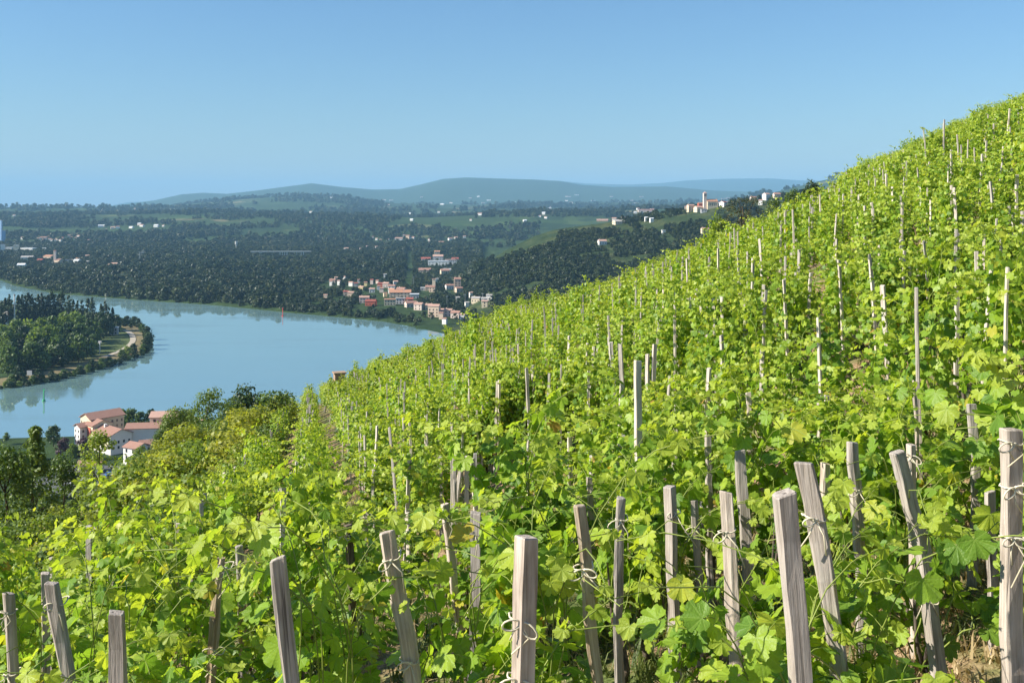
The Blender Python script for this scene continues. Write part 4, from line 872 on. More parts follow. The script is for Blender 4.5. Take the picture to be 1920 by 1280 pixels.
def vine_shape(seed, H=1.6, nsh=7, width=0.26, lean=0.0, gap=0.054, tall=1.0, lsz=1.0):
    """-> shoots (list of polylines), leaves: pos, tip dir, normal, size, young, attach"""
    R = np.random.default_rng(seed); shoots = []; L = []
    def walk_leaves(P, s0, young_from, szmul=1.0):
        seg = np.linalg.norm(np.diff(P, axis=0), axis=1); s = np.concatenate([[0], np.cumsum(seg)]); tot = s[-1]
        t = s0; side = R.random()*6.28
        while t < tot:
            p = np.array([np.interp(t, s, P[:, k]) for k in range(3)])
            side += 2.6+R.normal()*0.5
            out = np.array([p[0], p[1], 0])*1.2; out = out/(np.linalg.norm(out)+0.05)
            o = np.array([math.cos(side), math.sin(side), 0])*0.8 + out*0.9; o /= np.linalg.norm(o)+1e-6
            rel = t/tot; yo = max(0.0, (rel-young_from)/(1-young_from+1e-6)); 
            size = (0.052+0.036*R.random())*szmul*lsz*(1-0.55*yo)
            pet = (0.05+0.05*R.random())*(1-0.5*yo)
            pos = p + o*pet + np.array([0, 0, pet*0.35])
            al = math.radians(R.uniform(15, 85)); z = np.array([0, 0, 1.0])
            tip = o*math.cos(al) - z*math.sin(al) + R.normal(size=3)*0.28; tip /= np.linalg.norm(tip)
            nr = o*math.sin(al) + z*math.cos(al) + R.normal(size=3)*0.30 + np.array([-0.25, -0.05, 0.1]); nr -= tip*(nr@tip); nr /= np.linalg.norm(nr)
            L.append((pos, tip, nr, size, min(1, yo*1.2*R.uniform(.6, 1)), p))
            t += gap*(1-0.35*yo)*R.uniform(0.7, 1.4)
    for i in range(nsh):
        a = 2*math.pi*i/nsh + R.normal()*0.4; w = width*R.uniform(0.35, 1.15); h = H*R.uniform(0.8, 1.08)
        z0 = 0.25+0.12*R.random()
        P = [(0.03*math.cos(a), 0.03*math.sin(a), z0), (w*math.cos(a), w*math.sin(a), z0+0.28*h*R.uniform(.6, 1)), (w*0.8*math.cos(a+.4), w*0.8*math.sin(a+.4), h*0.62), (w*0.55*math.cos(a+.8), w*0.55*math.sin(a+.8), h*0.88)]
        b = a+R.normal()*0.9; ext = R.uniform(0.15, 0.5)*tall
        up = R.uniform(0.4, 1.25)
        p3 = np.array(P[-1]); P.append(tuple(p3+np.array([math.cos(b)*ext*0.4, math.sin(b)*ext*0.4, ext*0.6*up]))); P.append(tuple(p3+np.array([math.cos(b)*ext*1.0, math.sin(b)*ext*1.0, ext*(up-0.35)])))
        P = np.array(P); tt = np.linspace(0, 1, 14); src = np.linspace(0, 1, len(P))
        Q = np.stack([np.interp(tt, src, P[:, k]) for k in range(3)], 1)
        Q[1:-1] = (Q[:-2]+2*Q[1:-1]+Q[2:])/4; Q[1:-1] += R.normal(size=(12, 3))*0.008
        shoots.append(Q); walk_leaves(Q, 0.06, 0.66)
        for _ in range(3):     # laterals
            j = int(R.integers(3, 10)); b = R.random()*6.28; ln = R.uniform(0.12, 0.28)
            q = np.array([Q[j], Q[j]+np.array([math.cos(b)*ln*.6, math.sin(b)*ln*.6, ln*.25]), Q[j]+np.array([math.cos(b)*ln, math.sin(b)*ln, ln*0.1])])
            shoots.append(q); walk_leaves(q, 0.05, 0.5, 0.85)
    return shoots, L

def leaves_mesh(name, L, templs, mat, R, uv=True, sizemul=1.0):
    V = []; F = []; UV = []; TI = []; YO = []; off = 0
    for (pos, tip, nr, size, yo, _) in L:
        tv, tf, P = templs[int(R.integers(len(templs)))]
        side = np.cross(tip, nr); M = np.stack([side, tip, nr], 0)*size*sizemul
        V.append(tv@M + pos); F.append(tf+off); off += len(tv)
        if uv: UV.append(P)
        TI.append(np.full(len(tv), R.random()*0.995)); YO.append(np.full(len(tv), yo))
    return mk_mesh(name, np.concatenate(V), np.concatenate(F), mat, True, uv=np.concatenate(UV) if uv else None, attrs={'tint': np.concatenate(TI), 'young': np.concatenate(YO)})
def shoots_mesh(name, shoots, L, r, n=5, petioles=True):
    mb = MB()
    for Q in shoots: mb.tube([tuple(q) for q in Q], r, n, r1=r*0.5, caps=False)
    if petioles:
        for (pos, tip, nr, size, yo, p) in L: mb.tube([tuple(p), tuple((p+pos)/2+np.array([0, 0, .008])), tuple(pos)], r*0.38, 3, caps=False)
    return mb.mesh(name, M_SHOOT, True)
def trunk_mesh(seed):
    R = np.random.default_rng(seed); mb = MB()
    mb.tube([(0.04, 0.03, -0.1), (0.05*R.normal(), 0.05*R.normal(), 0.1), (0.05*R.normal(), 0.05*R.normal(), 0.2), (0, 0, 0.34)], 0.026, 6, r1=0.018)
    for k in range(2):
        a = R.random()*6.28; mb.tube([(0, 0, 0.28), (0.06*math.cos(a), 0.06*math.sin(a), 0.42), (0.09*math.cos(a), 0.09*math.sin(a), 0.75)], 0.012, 5, r1=0.006)
    return mb.mesh('trunk', M_BARK, True)
TRUNKS = [trunk_mesh(i) for i in range(4)]

# shared leaf meshes for the leaves that are parts of their own
LEAF_ME = []
for (tv, tf, P) in TEMPL0:
    for yo in (0.0, 0.75): LEAF_ME.append((mk_mesh('leaf', tv, tf, M_VLEAF, True, uv=P, attrs={'tint': np.zeros(len(tv)), 'young': np.full(len(tv), yo)}), yo))
MATURE = [m for m, y in LEAF_ME if y == 0]; YOUNG = [m for m, y in LEAF_ME if y > 0]
MID = []
for s in range(9):
    R = np.random.default_rng(900+s); sh, L = vine_shape(300+s, 1.46+0.06*(s % 3), 9, 0.23, tall=1.3, gap=0.045, lsz=0.86)
    MID.append((shoots_mesh('shoots', [q for q in sh if len(q) > 5], [], 0.0045, 4, False), leaves_mesh('foliage', L, TEMPL1, M_VLEAF_S, R), TRUNKS[s % 4]))
FARV = []
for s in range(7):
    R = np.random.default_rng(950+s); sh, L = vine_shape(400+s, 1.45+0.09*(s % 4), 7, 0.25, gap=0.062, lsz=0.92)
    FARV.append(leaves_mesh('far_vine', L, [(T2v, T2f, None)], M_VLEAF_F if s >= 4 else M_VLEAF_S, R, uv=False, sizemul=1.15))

# ------------------------------------------------------------------ stakes
def stake_mesh(seed, L, w, d, kind='square', bend=0.0, rough=1.0, n=14, rot45=0.0, pale=False):
    R = np.random.default_rng(seed)
    if kind == 'square': sec = [(-1,-.8),(-.8,-1),(.8,-1),(1,-.8),(1,.8),(.8,1),(-.8,1),(-1,.8)]
    elif kind == 'split': sec = [(-1,-.6),(-.7,-1),(.2,-.95),(.9,-.7),(1,.1),(.6,.8),(-.2,1),(-.9,.6)]
    else: sec = [(math.cos(t)*0.98, math.sin(t)*0.98) for t in np.linspace(0, 2*math.pi, 10, endpoint=False)]
    sec = np.array(sec); k = len(sec); c, s_ = math.cos(rot45), math.sin(rot45)
    wob = np.cumsum(R.normal(size=(n, 2)), 0)*0.0022*rough; off = R.normal(size=(k, 2))*0.07*rough
    V = []
    for i in range(n):
        t = i/(n-1); z = -0.25+(L+0.25)*t
        tw = 1-0.10*t*(1 if kind != 'square' else 0.5)
        p = (sec*(1+0.05*rough*math.sin(i*0.9+seed)*R.random()) + off + R.normal(size=(k, 2))*0.03*rough)*np.array([w/2, d/2])*tw
        p = p@np.array([[c, s_], [-s_, c]])
        bx = bend*math.sin(math.pi*t)+wob[i, 0]
        zz = np.full(k, z) if i < n-1 else L + p[:, 0]*R.uniform(-.25, .25) + p[:, 1]*R.uniform(-.3, .1)
        V.append(np.stack([p[:, 0]+bx, p[:, 1]+wob[i, 1], zz], 1))
    top = V[-1]; V.append(top*np.array([0.9, 0.9, 1]) + (top.mean(0)*np.array([.1, .1, 0])) + np.array([0, 0, 0.004]))
    V = np.concatenate(V); F = []
    for i in range(n):
        for j in range(k): F.append((i*k+j, i*k+(j+1) % k, (i+1)*k+(j+1) % k, (i+1)*k+j))
    F.append(tuple(n*k+j for j in range(k)))
    mt = {'square': M_WOOD, 'split': M_WOOD, 'round': M_WOODB, 'bark': M_BARK, 'strip': M_WOODB}[kind]
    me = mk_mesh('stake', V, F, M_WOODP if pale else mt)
    bx = lambda z: (bend*math.sin(math.pi*min(1, max(0, (z+0.25)/(L+0.25)))), 0)
    return me, bx
def tie_mesh(seed, w, d, r=0.0032, bow=True, tail=True):
    R = np.random.default_rng(seed); mb = MB(); a, b = w/2+0.004, d/2+0.004
    ring = []
    for t in np.linspace(0, 2*math.pi, 21):
        c, s_ = math.cos(t), math.sin(t); q = (abs(c)**6+abs(s_)**6)**(1/6.0)
        ring.append((a*c/q, b*s_/q, 0.006*math.sin(t*2+R.random())))
    mb.tube(ring, r, 5)
    x0 = R.uniform(-.5, .3)*a; kn = (x0, -b-0.004, 0.0)
    mb.tube([(x0-0.009, -b-0.004, 0), kn, (x0+0.009, -b-0.004, 0.002)], r*1.9, 5)
    def loop(dx, dz, l):
        pts = []
        for t in np.linspace(0, 2*math.pi, 12):
            q = (1-math.cos(t))/2*l; s_ = math.sin(t)*l*0.28
            pts.append((x0+dx*q - dz*s_, -b-0.006-0.012*math.sin(t/2), dz*q + dx*s_))
        mb.tube(pts, r, 5)
    if bow: loop(-0.9, -0.25, R.uniform(.05, .085)); 
    if bow and R.random() < 0.5: loop(0.8, -0.5, R.uniform(.04, .07))
    if tail:
        l = R.uniform(.08, .2); mb.tube([kn, (x0+0.03, -b-0.018, -l*0.4), (x0+0.04*R.normal()+0.02, -b-0.012, -l)], r*0.9, 5)
        l = R.uniform(.04, .12); mb.tube([kn, (x0-0.02, -b-0.015, -l*0.5), (x0-0.02+0.02*R.normal(), -b-0.01, -l)], r*0.9, 5)
    return mb.mesh('twine_tie', M_TWINE, True)

# hand-placed stakes: px, py of top, width px, lean (dx per dy, + = foot further right), kind, ties, phrase
HAND = [
 (15,1110,22,.03,'square',(.10,.42),'narrow grey stake at the left picture edge'),
 (78,1078,15,.06,'square',(),'thin grey stake close behind the second stake from the left'),
 (100,1090,25,.12,'square',(.09,),'grey split stake with a hanging twine bow near the left edge'),
 (218,1070,13,.0,'square',(.08,),'pale thin stake with twine rising behind the thick short stake at left'),
 (220,1141,30,.02,'square',(),'thick short stake with flat pale top at lower left'),
 (425,1046,22,-.10,'strip',(.03,.48),'round bark stripped stake leaning right with two twine ties'),
 (447,1022,15,.02,'square',(.12,),'grey stake just behind the stripped leaning stake'),
 (530,1041,33,.08,'square',(),'broad smooth grey stake leaning left at lower left of centre'),
 (565,975,12,.05,'square',(.33,),'slim pale stake right of the broad smooth stake'),
 (650,986,16,.0,'bark',(.04,),'dark crooked bark covered stick in the foreground'),
 (724,992,30,.16,'split',(.10,.5),'thick weathered stake leaning left with twine round its top'),
 (690,956,12,.0,'square',(.05,.3),'thin stake left above the thick leaning stake'),
 (760,962,11,.02,'square',(.06,),'thin stake right above the thick leaning stake'),
 (838,942,14,.12,'square',(.08,),'grey stake leaning left below the stake bundle'),
 (890,960,18,-.02,'square',(.12,.62),'straight pale stake with two ties left of the double bow stake'),
 (980,1010,38,.0,'square45',(.25,.43),'thick square stake with two white twine bows at bottom centre'),
 (1078,942,31,.11,'strip',(.22,),'tall rough stripped stake right of the double bow stake'),
 (1166,932,19,.0,'square',(.11,),'grey stake with twine behind the tall rough stripped stake'),
 (1106,896,11,.0,'square',(.1,),'thin grey stake above the tall rough stake'),
 (1068,812,9,.06,'square',(),'slim pale stake leaning left in the middle vines'),
 (1178,792,12,-.16,'square',(),'pale stake leaning right in the middle of the vines'),
 (1262,912,19,.01,'square',(.14,),'grey stake with shadow stripes left of the pair at right centre'),
 (1300,938,14,.02,'square',(.15,),'brownish stake right of the shadow striped stake'),
 (1360,926,27,.05,'square',(.16,),'short broad pale stake with a twine band'),
 (1380,842,19,.04,'square',(),'tall grey stake directly behind the short broad stake'),
 (1330,816,12,.03,'square',(),'slim split stake above the short broad stake'),
 (1468,919,38,.07,'square',(),'thick smooth grey stake, left one of the big pair'),
 (1505,863,33,.11,'bent',(.19,),'tall bent pale stake, right one of the big pair'),
 (1548,872,14,.02,'square',(.2,.36),'stake with white bow loops right of the big pair'),
 (1605,832,21,.04,'square',(.25,),'pale split stake between the big pair and the leaning stake'),
 (1682,847,27,.13,'bent',(.6,),'long pale curved stake leaning left at right'),
 (1702,832,18,.02,'square',(.06,),'shadowed stake with bow just behind the curved stake'),
 (1885,800,31,.06,'square',(.04,.2,.4),'thick stake with three ties near the right picture edge'),
 (1720,716,13,.0,'square',(),'pale stake top among bright leaves at upper right of the near plot'),
 (1816,757,16,.0,'square',(),'two tone stake left of the thick right edge stake'),
 (1857,922,16,.02,'square',(),'short stake half hidden left below the right edge stake'),
 (1548,742,9,.0,'square',(),'thin stake above the bow loop stake'),
 (1536,756,9,.02,'square',(),'thin split stake beside the thin stake above the bow loops'),
 (1405,737,10,.0,'square',(),'thin stake with shadow band right of centre'),
 (828,856,6,.0,'square',(),'thin free stake left of the stake bundle'),
 (1145,642,8,.03,'square',(),'taller left stake of the pair in the middle plot'),
 (1163,645,8,.02,'square',(),'taller right stake of the pair in the middle plot'),
 (1225,646,7,.0,'square',(),'stake beside the bare brown patch in the middle plot'),
 (1213,664,7,.0,'square',(),'lower stake left of the bare brown patch'),
 (332,982,9,.03,'square',(),'slim stake in the left vines above the dark gap'),
 (312,980,7,.0,'square',(),'paler slim stake left above the dark gap'),
 (285,1010,9,.02,'square',(),'short slim stake at the left of the dark gap'),
 (168,985,10,.0,'square',(),'thin stake high among the left vines'),
 (548,935,8,.02,'square',(),'stake top left above the slim pale stake'),
 (577,930,9,.0,'square',(),'grey stake above the slim pale stake'),
 (995,820,8,.0,'square',(),'stake right of the earth path'),
 (735,868,6,.02,'square',(),'thin stake far left of the stake bundle'),
 (700,880,6,.0,'square',(),'thinnest stake left of the stake bundle'),
]
BUND = [(848,856,8,.0),(855,850,8,.0),(863,868,7,-.08),(874,853,9,.02),(884,858,8,.05),(893,850,7,.02)]
TIERS = [('of the stake row behind the earth path', [(926,725),(931,715),(938,712),(946,704),(955,699),(963,702),(972,692),(985,690),(992,700),(1000,684),(1030,700),(1045,712),(1053,684),(1060,690),(1076,700),(1105,672),(1115,650),(895,770),(905,760),(880,780),(868,775),(850,790),(800,800),(770,790),(756,775),(915,742)], 18),
         ('of the stake cluster right of centre', [(1265,570),(1279,560),(1288,548),(1294,556),(1307,548),(1314,562),(1326,570),(1339,560),(1346,557),(1353,557),(1262,585),(1234,597),(1385,520),(1395,560)], 16),
         ('of the upper stake row on the right slope', [(1430,534),(1438,545),(1468,524),(1524,512),(1578,488),(1586,490),(1633,476),(1640,500),(1687,450),(1694,470),(1735,452),(1720,490),(1790,431),(1797,438),(1700,500),(1762,455)], 15),
         ('of the highest stake row near the right edge', [(1620,386),(1632,380),(1660,372),(1686,368),(1692,380),(1785,348),(1789,352),(1857,340),(1863,350),(1905,328),(1892,386),(1903,400),(1916,396),(1842,440),(1870,410),(1640,392)], 19),
         ('standing on the skyline of the vine hill', [(1730,238),(1737,262),(1892,204),(1770,232),(1770,225),(1695,280),(1850,215)], 36)]
STAKES = []      # x, y for the layout
def place_stake(px, py, d, lean, kind, ties, label, group, wpx, seed, near=True, cat='stake'):
    x = (px-960)/FPX*d; zt = CAMZ + (385-py)/FPX*d
    best = None
    for dd_ in d*np.geomspace(0.7, 1.9, 37):      # stand it where the ground gives it a believable length
        x_ = (px-960)/FPX*dd_; zt_ = CAMZ + (385-py)/FPX*dd_; b_ = x_
        for _ in range(2): L_ = zt_-float(hill(b_, dd_)); b_ = x_ + lean*L_
        cost = max(0, 1.15-L_)*6 + max(0, L_-1.85)*6 + abs(math.log(dd_/d))*1.5
        if best is None or cost < best[0]: best = (cost, dd_, b_, zt_, L_)
    _, d, bxx, zt, L = best
    L = min(max(L, 0.9), 2.2); w = max(0.045, wpx*d/FPX); bz = zt-L
    R = np.random.default_rng(seed)
    kk = {'square45': 'square', 'bent': 'square'}.get(kind, kind)
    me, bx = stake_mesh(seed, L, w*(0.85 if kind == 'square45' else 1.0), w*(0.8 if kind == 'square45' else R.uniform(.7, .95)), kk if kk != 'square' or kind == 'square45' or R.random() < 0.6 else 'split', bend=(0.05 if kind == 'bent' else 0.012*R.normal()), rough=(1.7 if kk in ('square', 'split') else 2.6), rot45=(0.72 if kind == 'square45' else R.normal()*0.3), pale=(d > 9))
    o = meshobj('vine_stake', me); o.location = (bxx, d, bz); o.rotation_euler = (0.02*R.normal(), math.atan(-lean), 0)
    for j, tz in enumerate(ties):
        t = meshobj('twine_tie', tie_mesh(seed*7+j, w*1.02, w*0.98 if kind != 'square45' else w), o); z = L-tz
        t.location = (bx(z)[0], 0, z); t.rotation_euler = (0.1*R.normal(), 0.15*R.normal(), 0)
    tag(o, label, cat, group); STAKES.append((bxx, d)); return o, L, d
near_vines = []; SIGHT = []
for i, (px, py, w, lean, kind, ties, ph) in enumerate(HAND):
    d = min(0.062*FPX/w, 19) if w > 12 else min(0.058*FPX/w, 15.5)
    o, L, d = place_stake(px, py, d, lean, kind, ties, ph, None, w, 1000+i)
    near_vines.append((o.location.x, d, L, ph)); SIGHT.append((px, py, w, lean, d, min(0.62*L*FPX/d, 330)))
for i, (px, py, w, lean) in enumerate(BUND):
    place_stake(px, py, 11.5+0.12*i, lean, 'square', (), 'pale spare stake leaning in the bundle by the earth path', 'stakes leaning in the bundle', w, 1100+i)
tier_vines = []
for k, (where, pts, d0) in enumerate(TIERS):
    for i, (px, py) in enumerate(pts):
        R = np.random.default_rng(1200+k*50+i); d = d0+R.uniform(-1.2, 1.2)
        o, L, d = place_stake(px, py, d, R.normal()*0.04, 'square', (), 'slim grey stake %s' % where, 'stakes '+where, 0.050*FPX/d*R.uniform(.8, 1.15), 1200+k*50+i)
        tier_vines.append((o.location.x, d, L, where))

# ------------------------------------------------------------------ vine layout
PATHL = np.array([(-0.28, 7.4), (-0.42, 11.0), (-0.55, 15.2), (-0.68, 19.5), (-0.2, 22.5), (1.9, 26.0), (5.0, 30.0)]); PATH2 = np.array([(5.0, 30.0), (6.3, 23.0), (7.2, 17.0), (7.6, 12.5)])
def dist_line(x, y, P):
    d = 1e9
    for a, b in zip(P[:-1], P[1:]):
        e = b-a; t = min(1, max(0, ((x-a[0])*e[0]+(y-a[1])*e[1])/(e@e))); d = min(d, math.hypot(x-a[0]-e[0]*t, y-a[1]-e[1]*t))
    return d
LBY = [0, 12.5, 13.5, 19, 24, 30, 40, 90]; LBX = [-9, -7.0, -6.3, -5.8, -6.6, -7.6, -9.4, -19.5]
rdir = np.array([-0.2, 0.98]); pdir = np.array([0.98, 0.2])
R = np.random.default_rng(21); cand = []
SX = np.array([p[0] for p in STAKES]); SY = np.array([p[1] for p in STAKES])
for i in range(-60, 75):
    s = i*1.36
    for t in np.arange(-15, 100, 0.82):
        q = pdir*(s+R.normal()*0.09) + rdir*(t+R.normal()*0.12); x, y = q
        if y < 3.3 or y > 92 or abs(x/y) > 0.66+1.5/y: continue
        if x < np.interp(y, LBY, LBX)+R.normal()*0.25: continue
        if y < 40 and dist_line(x, y, PATHL) < (0.66 if y < 24 else 0.5): continue
        if y < 33 and dist_line(x, y, PATH2) < 0.45: continue
        if y < 4.2 and R.random() < 0.25: continue
        dx = x-SX; dy = y-SY      # keep the sight of the hand-placed stakes free: nothing right in front of them, their own vine stands behind
        side = np.abs(x-SX*y/SY)
        if np.any((np.abs(dx) < 0.3) & (np.abs(dy) < 0.42)): continue
        low = bool(np.any((side < (0.37 if y < 7 else 0.3)) & (dy < 0.1) & (dy > -np.where(SY < 9, 2.6, 1.0+0.06*SY))))
        if low and (y > 9 or R.random() < 0.35): continue
        cand.append((x, y, low))
cand.sort(key=lambda c: c[1])
vines = []      # x, y, label, stake?
def free_spot(x, y):
    for ox in (0.0, 0.16, -0.16, 0.3, -0.3):
        dy = y-SY; side = np.abs(x+ox-SX*y/SY)
        if not np.any((side < 0.29) & (dy < -0.02) & (dy > -1.8)): return x+ox
    return None
for (x, d, L, ph) in near_vines:
    q = free_spot(x+0.02, d+0.17)
    vines.append((x+0.02 if q is None else q, d+0.17, 'grapevine tied to the '+ph, None, L if q is not None else L*0.74))
for (x, d, L, wh) in tier_vines: vines.append((x+0.02, d+0.18, 'grapevine behind a stake '+wh, 'vines behind the stakes '+wh, L))
room = 300-len(vines)
own = []; mass = []
LOWV = set((c[0], c[1]) for c in cand if c[2])
for c in cand: (own if (len(own) < room and abs(c[0]/c[1]) < 0.56) else mass).append(c[:2])
ORD = ['', 'second ', 'third ', 'fourth ', 'fifth ', 'sixth ', 'seventh ', 'eighth ', 'ninth ', 'tenth ']; USED = {}
HX = np.array([v[0] for v in near_vines]); HY = np.array([v[1] for v in near_vines])
def beside(kind, x, y):
    j = int(np.argmin((HX-x)**2 + 0.5*(HY-y)**2)); du = x/y-HX[j]/HY[j]; dy = y-HY[j]
    rel = ('behind' if dy > 0.5 else 'in front of') if abs(du) < 0.03 else (('right of' if du > 0 else 'left of') if abs(dy) < 1.0 else (('behind and right of' if du > 0 else 'behind and left of') if dy > 0 else ('before and right of' if du > 0 else 'before and left of')))
    if (HX[j]-x)**2+(HY[j]-y)**2 > 14.0 or USED.get((kind, rel, j), 0) > 5: return '%s on the middle slope %s, away from the big foreground stakes' % (kind, 'at left' if x/y < -.17 else ('in the centre' if x/y < .17 else 'at right'))
    key = (kind, rel, j); n = USED.get(key, 0); USED[key] = n+1
    return ('%s%s %s the %s' % (ORD[min(n, 9)], kind, rel, near_vines[j][3]))
for x, y in own: vines.append((x, y, beside('grapevine', x, y), 'vines of the near plot', 1.1 if (x, y) in LOWV else None))

def sizeof_vine(L, R): return (min(1.25, max(0.66, (L+0.05)/1.6)) if L else R.uniform(0.88, 1.1))
DETAIL_D = 6.6; leaf_count = 0
for i, (x, y, lb, grp, L) in enumerate(vines):
    R = np.random.default_rng(5000+i); z = float(hill(x, y)); s = sizeof_vine(L, R); rz = R.random()*6.283
    e = empty('grapevine', (x, y, z), 0.0); tag(e, ' '.join(lb.split()[:16]), 'grapevine', grp)
    if y < DETAIL_D:
        sh, Lv = vine_shape(7000+i, 1.42*s, 8, 0.24, tall=1.8, gap=0.05)
        if L:    # keep the stake's face free
            Lv = [q for q in Lv if not (q[0][1] < -0.05 and abs(q[0][0]) < 0.17 and q[0][2] > L-0.75)]
            sh = [Q+np.array([0, 0.05, 0]) for Q in sh]; Lv = [(a[0]+np.array([0, .05, 0]),)+a[1:5]+(a[5]+np.array([0, .05, 0]),) for a in Lv]
        keep = []
        for q in Lv:
            yy = y+q[0][1]; qx = 960+FPX*(x+q[0][0])/yy; qy = 385-FPX*(z+q[0][2]-CAMZ)/yy; rr = q[3]*0.55*FPX/yy
            hid = any(sd > yy-0.02 and sy-14 < qy < sy+sl and abs(qx-sx-sle*(qy-sy)) < sw*0.5+rr for sx, sy, sw, sle, sd, sl in SIGHT)
            if not hid or R.random() < 0.10: keep.append(q)
        Lv = keep
        meshobj('shoots', shoots_mesh('shoots', [Q for Q in sh if len(Q) > 5], Lv, 0.0042, 5), e); meshobj('trunk', TRUNKS[i % 4], e)
        score = [(-q[0][1]*0.8 + q[0][2]*0.5 + q[3]*4 + R.random()*0.35, j) for j, q in enumerate(Lv)]; score.sort(reverse=True)
        top = set(j for _, j in score[:90])
        for j in top:
            pos, tip, nr, size, yo, _ = Lv[j]; side = np.cross(tip, nr)
            me = (YOUNG if yo > 0.35 else MATURE)[int(R.integers(6))]
            o = bpy.data.objects.new('leaf', me); COL.objects.link(o); o.parent = e
            M = Matrix(((side[0], tip[0], nr[0], pos[0]), (side[1], tip[1], nr[1], pos[1]), (side[2], tip[2], nr[2], pos[2]), (0, 0, 0, 1)))
            o.matrix_basis = M @ Matrix.Scale(float(size)*1.12, 4); leaf_count += 1
        rest = [q for j, q in enumerate(Lv) if j not in top]
        if rest: tag(meshobj('foliage', leaves_mesh('foliage', rest, TEMPL0, M_VLEAF, R, sizemul=1.08), e), kind='stuff')
    else:
        m = MID[i % len(MID)]; e.scale = (1, 1, s); e.rotation_euler = (0, 0, rz)
        meshobj('shoots', m[0], e); tag(meshobj('foliage', m[1], e), kind='stuff'); meshobj('trunk', m[2], e)
# stakes of the individually built vines (each vine has its own)
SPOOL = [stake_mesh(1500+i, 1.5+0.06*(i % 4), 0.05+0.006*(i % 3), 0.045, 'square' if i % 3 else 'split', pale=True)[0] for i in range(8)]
nst = len(STAKES)
for i, (x, y) in enumerate(own):
    if nst >= 300: break
    R = np.random.default_rng(8000+i)
    if R.random() < 0.15 or (x, y) in LOWV: continue
    o = meshobj('vine_stake', SPOOL[i % 8], None, (x-0.16, y-0.20, float(hill(x-.16, y-.2)))); o.rotation_euler = (R.normal()*0.03, R.normal()*0.05, R.random()*6.28); o.scale = (0.85, 0.85, R.uniform(0.78, 0.95) if y < 7 else R.uniform(0.88, 1.1))
    tag(o, ' '.join(beside('leafy stake', x, y).split()[:16]), 'stake', 'stakes half hidden in the near plot'); nst += 1

# the rest of the vineyard as one mass
M = np.array(mass); n = len(M); mz = hill(M[:, 0], M[:, 1]); sc = 0.80+0.34*rng.random(n)+0.75*fbm(M[:, 0]*0.22, M[:, 1]*0.22, 44)+0.4*(rng.random(n) < 0.04)
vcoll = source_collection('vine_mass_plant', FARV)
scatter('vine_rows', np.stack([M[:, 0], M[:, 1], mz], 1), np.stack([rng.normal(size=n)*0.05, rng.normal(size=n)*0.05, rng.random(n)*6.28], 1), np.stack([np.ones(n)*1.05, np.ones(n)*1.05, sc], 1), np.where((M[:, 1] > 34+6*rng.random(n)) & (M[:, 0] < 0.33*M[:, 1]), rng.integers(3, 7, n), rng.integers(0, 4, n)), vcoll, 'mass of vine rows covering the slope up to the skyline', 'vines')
# stakes of that mass: single posts near, leaning pairs further up
pos = []; rot = []; scl = []
for x, y in mass:
    k = 2 if y > 33 else 1
    if rng.random() < (0.35 if y > 33 else 0.25): continue
    a0 = rng.random()*6.28
    for j in range(k):
        a = a0 + j*math.pi + rng.normal()*0.4; l = 0.17 if k == 2 else 0.04
        bx, by = (x+0.24*math.cos(a), y+0.24*math.sin(a)) if k == 2 else (x-0.14, y-0.2)
        pos.append((bx, by, float(hill(bx, by)))); rot.append((l*math.sin(a)*1.0, -l*math.cos(a), 0)); scl.append((0.8, 0.8, rng.uniform(.8, 1.1) if k == 2 else rng.uniform(.92, 1.12)))
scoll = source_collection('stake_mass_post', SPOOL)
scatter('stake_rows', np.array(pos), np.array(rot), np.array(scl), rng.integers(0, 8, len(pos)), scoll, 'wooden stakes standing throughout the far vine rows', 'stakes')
# stone wall end at the edge of the back plot
x, y, z = on_hill(636, 80); e = empty('stone_wall', (x, y, z), 0.35); top = CAMZ+(385-698)/FPX*80-z
R = np.random.default_rng(3); zz = -0.5; k = 0
while zz < top-0.1:
    hgt = R.uniform(0.16, 0.26); xs = np.sort(np.concatenate([[-0.42, 0.42], R.uniform(-.2, .2, 1)]))
    for a_, b_ in zip(xs[:-1], xs[1:]):
        j = R.uniform(0, .03); MB().box(a_+0.012, b_-0.012, -0.4-j, 0.4, zz+0.012, zz+hgt-0.012).build('stone', WALLS['brown'], e)
    zz += hgt
MB().box(-0.39, 0.39, -0.37, 0.37, -0.5, zz-0.05).build('mortar_core', WALLS['peach'], e)
MB().box(-0.5, 0.5, -0.48, 0.46, zz+0.003, zz+0.11).build('cap_stone', WALLS['brown'], e)
tag(e, 'end pillar of a brown stone terrace wall at the skyline of the back plot', 'stone wall')
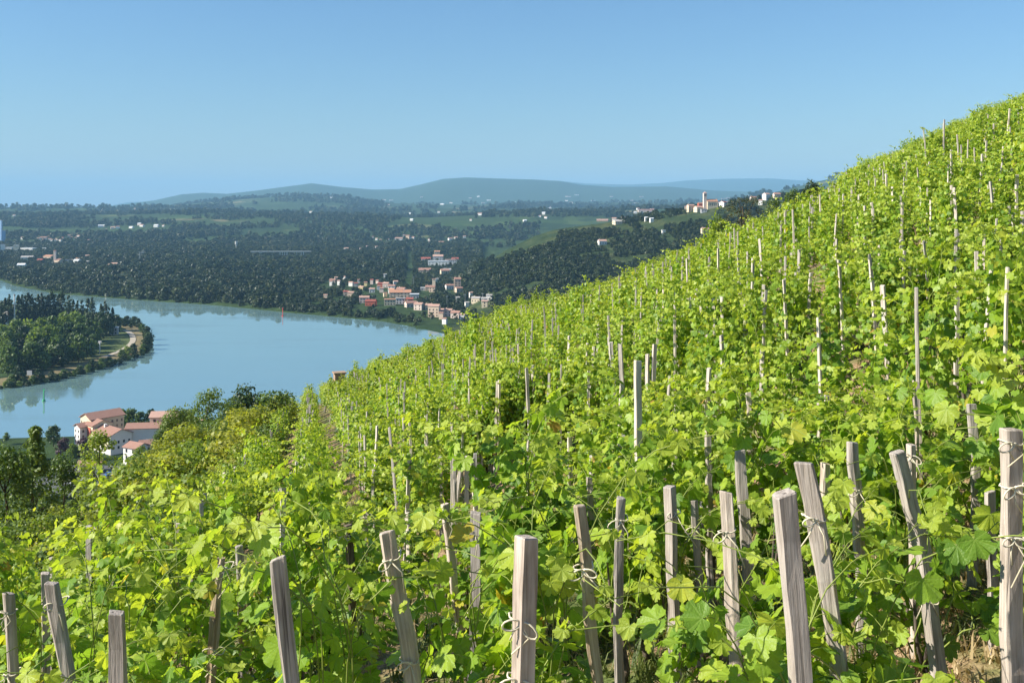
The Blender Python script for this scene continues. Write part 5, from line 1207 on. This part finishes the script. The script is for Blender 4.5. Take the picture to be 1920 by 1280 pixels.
# weeds and straw on the bare ground
def tuft(seed, n, h, w):
    R = np.random.default_rng(seed); V = []; F = []
    for i in range(n):
        a = R.random()*6.28; r = R.random()*w*0.5; b = R.random()*6.28; l = h*R.uniform(.5, 1.2); bw = 0.004*R.uniform(.7, 1.5)
        p = np.array([r*math.cos(a), r*math.sin(a), 0]); o = np.array([math.cos(b), math.sin(b), 0]); s_ = np.array([-o[1], o[0], 0])*bw
        k = len(V); V += [p-s_, p+s_, p+o*l*0.35+np.array([0, 0, l*.7])+s_*.7, p+o*l*0.35+np.array([0, 0, l*.7])-s_*.7, p+o*l*0.8+np.array([0, 0, l*.8])]
        F += [(k, k+1, k+2, k+3), (k+3, k+2, k+4)]
    return V, F
def grass_mat(nm, a, b): return foliage_mat(nm, greens(a, tuple((p+q)/2 for p, q in zip(a, b)), b), 0.25)
GM = [grass_mat('green_grass', (0.06, 0.10, 0.02), (0.14, 0.17, 0.04)), grass_mat('dry_straw', (0.30, 0.22, 0.11), (0.46, 0.36, 0.2))]
tm = []
for i in range(6):
    V_, F_ = tuft(600+i, 26, 0.16 if i < 3 else 0.11, 0.22); tm.append(mk_mesh('tuft', np.array(V_), F_, GM[0 if i < 3 else 1]))
R = np.random.default_rng(77); n = 5200; d = 4+30*R.random(n)**1.3; x = (R.random(n)*1.1-0.55)*d
idx = np.where(fbm(x*0.5, d*0.5, 8) + R.normal(size=n)*0.08 > 0.0, R.integers(0, 3, n), R.integers(3, 6, n))
keep = x > np.interp(d, LBY, LBX)-0.5; x, d, idx = x[keep], d[keep], idx[keep]; n = len(x)
scatter('ground_grass', np.stack([x, d, hill(x, d)-0.01], 1), np.stack([x*0, x*0, R.random(n)*6.28], 1), np.repeat((0.7+0.7*R.random(n))[:, None], 3, 1), idx, source_collection('grass_tuft', tm), 'short grass and dry straw between the vine rows', 'grass')

# ------------------------------------------------------------------ air
nt = NT('valley_air'); pv = nt.n('ShaderNodeVolumePrincipled'); pv.inputs['Density'].default_value = 6.6e-5; pv.inputs['Color'].default_value = (0.34, 0.66, 0.96, 1); pv.inputs['Anisotropy'].default_value = 0.0
nt.l(pv.outputs[0], nt.out.inputs['Volume'])
tag(MB().box(-42000, 36000, -300, 33500, -10, 900).build('haze', nt.mat), 'pale blue haze over the valley', 'haze', kind='stuff')
print('vines', len(vines), 'mass', len(mass), 'leaf objects', leaf_count, 'objects', len(bpy.data.objects))
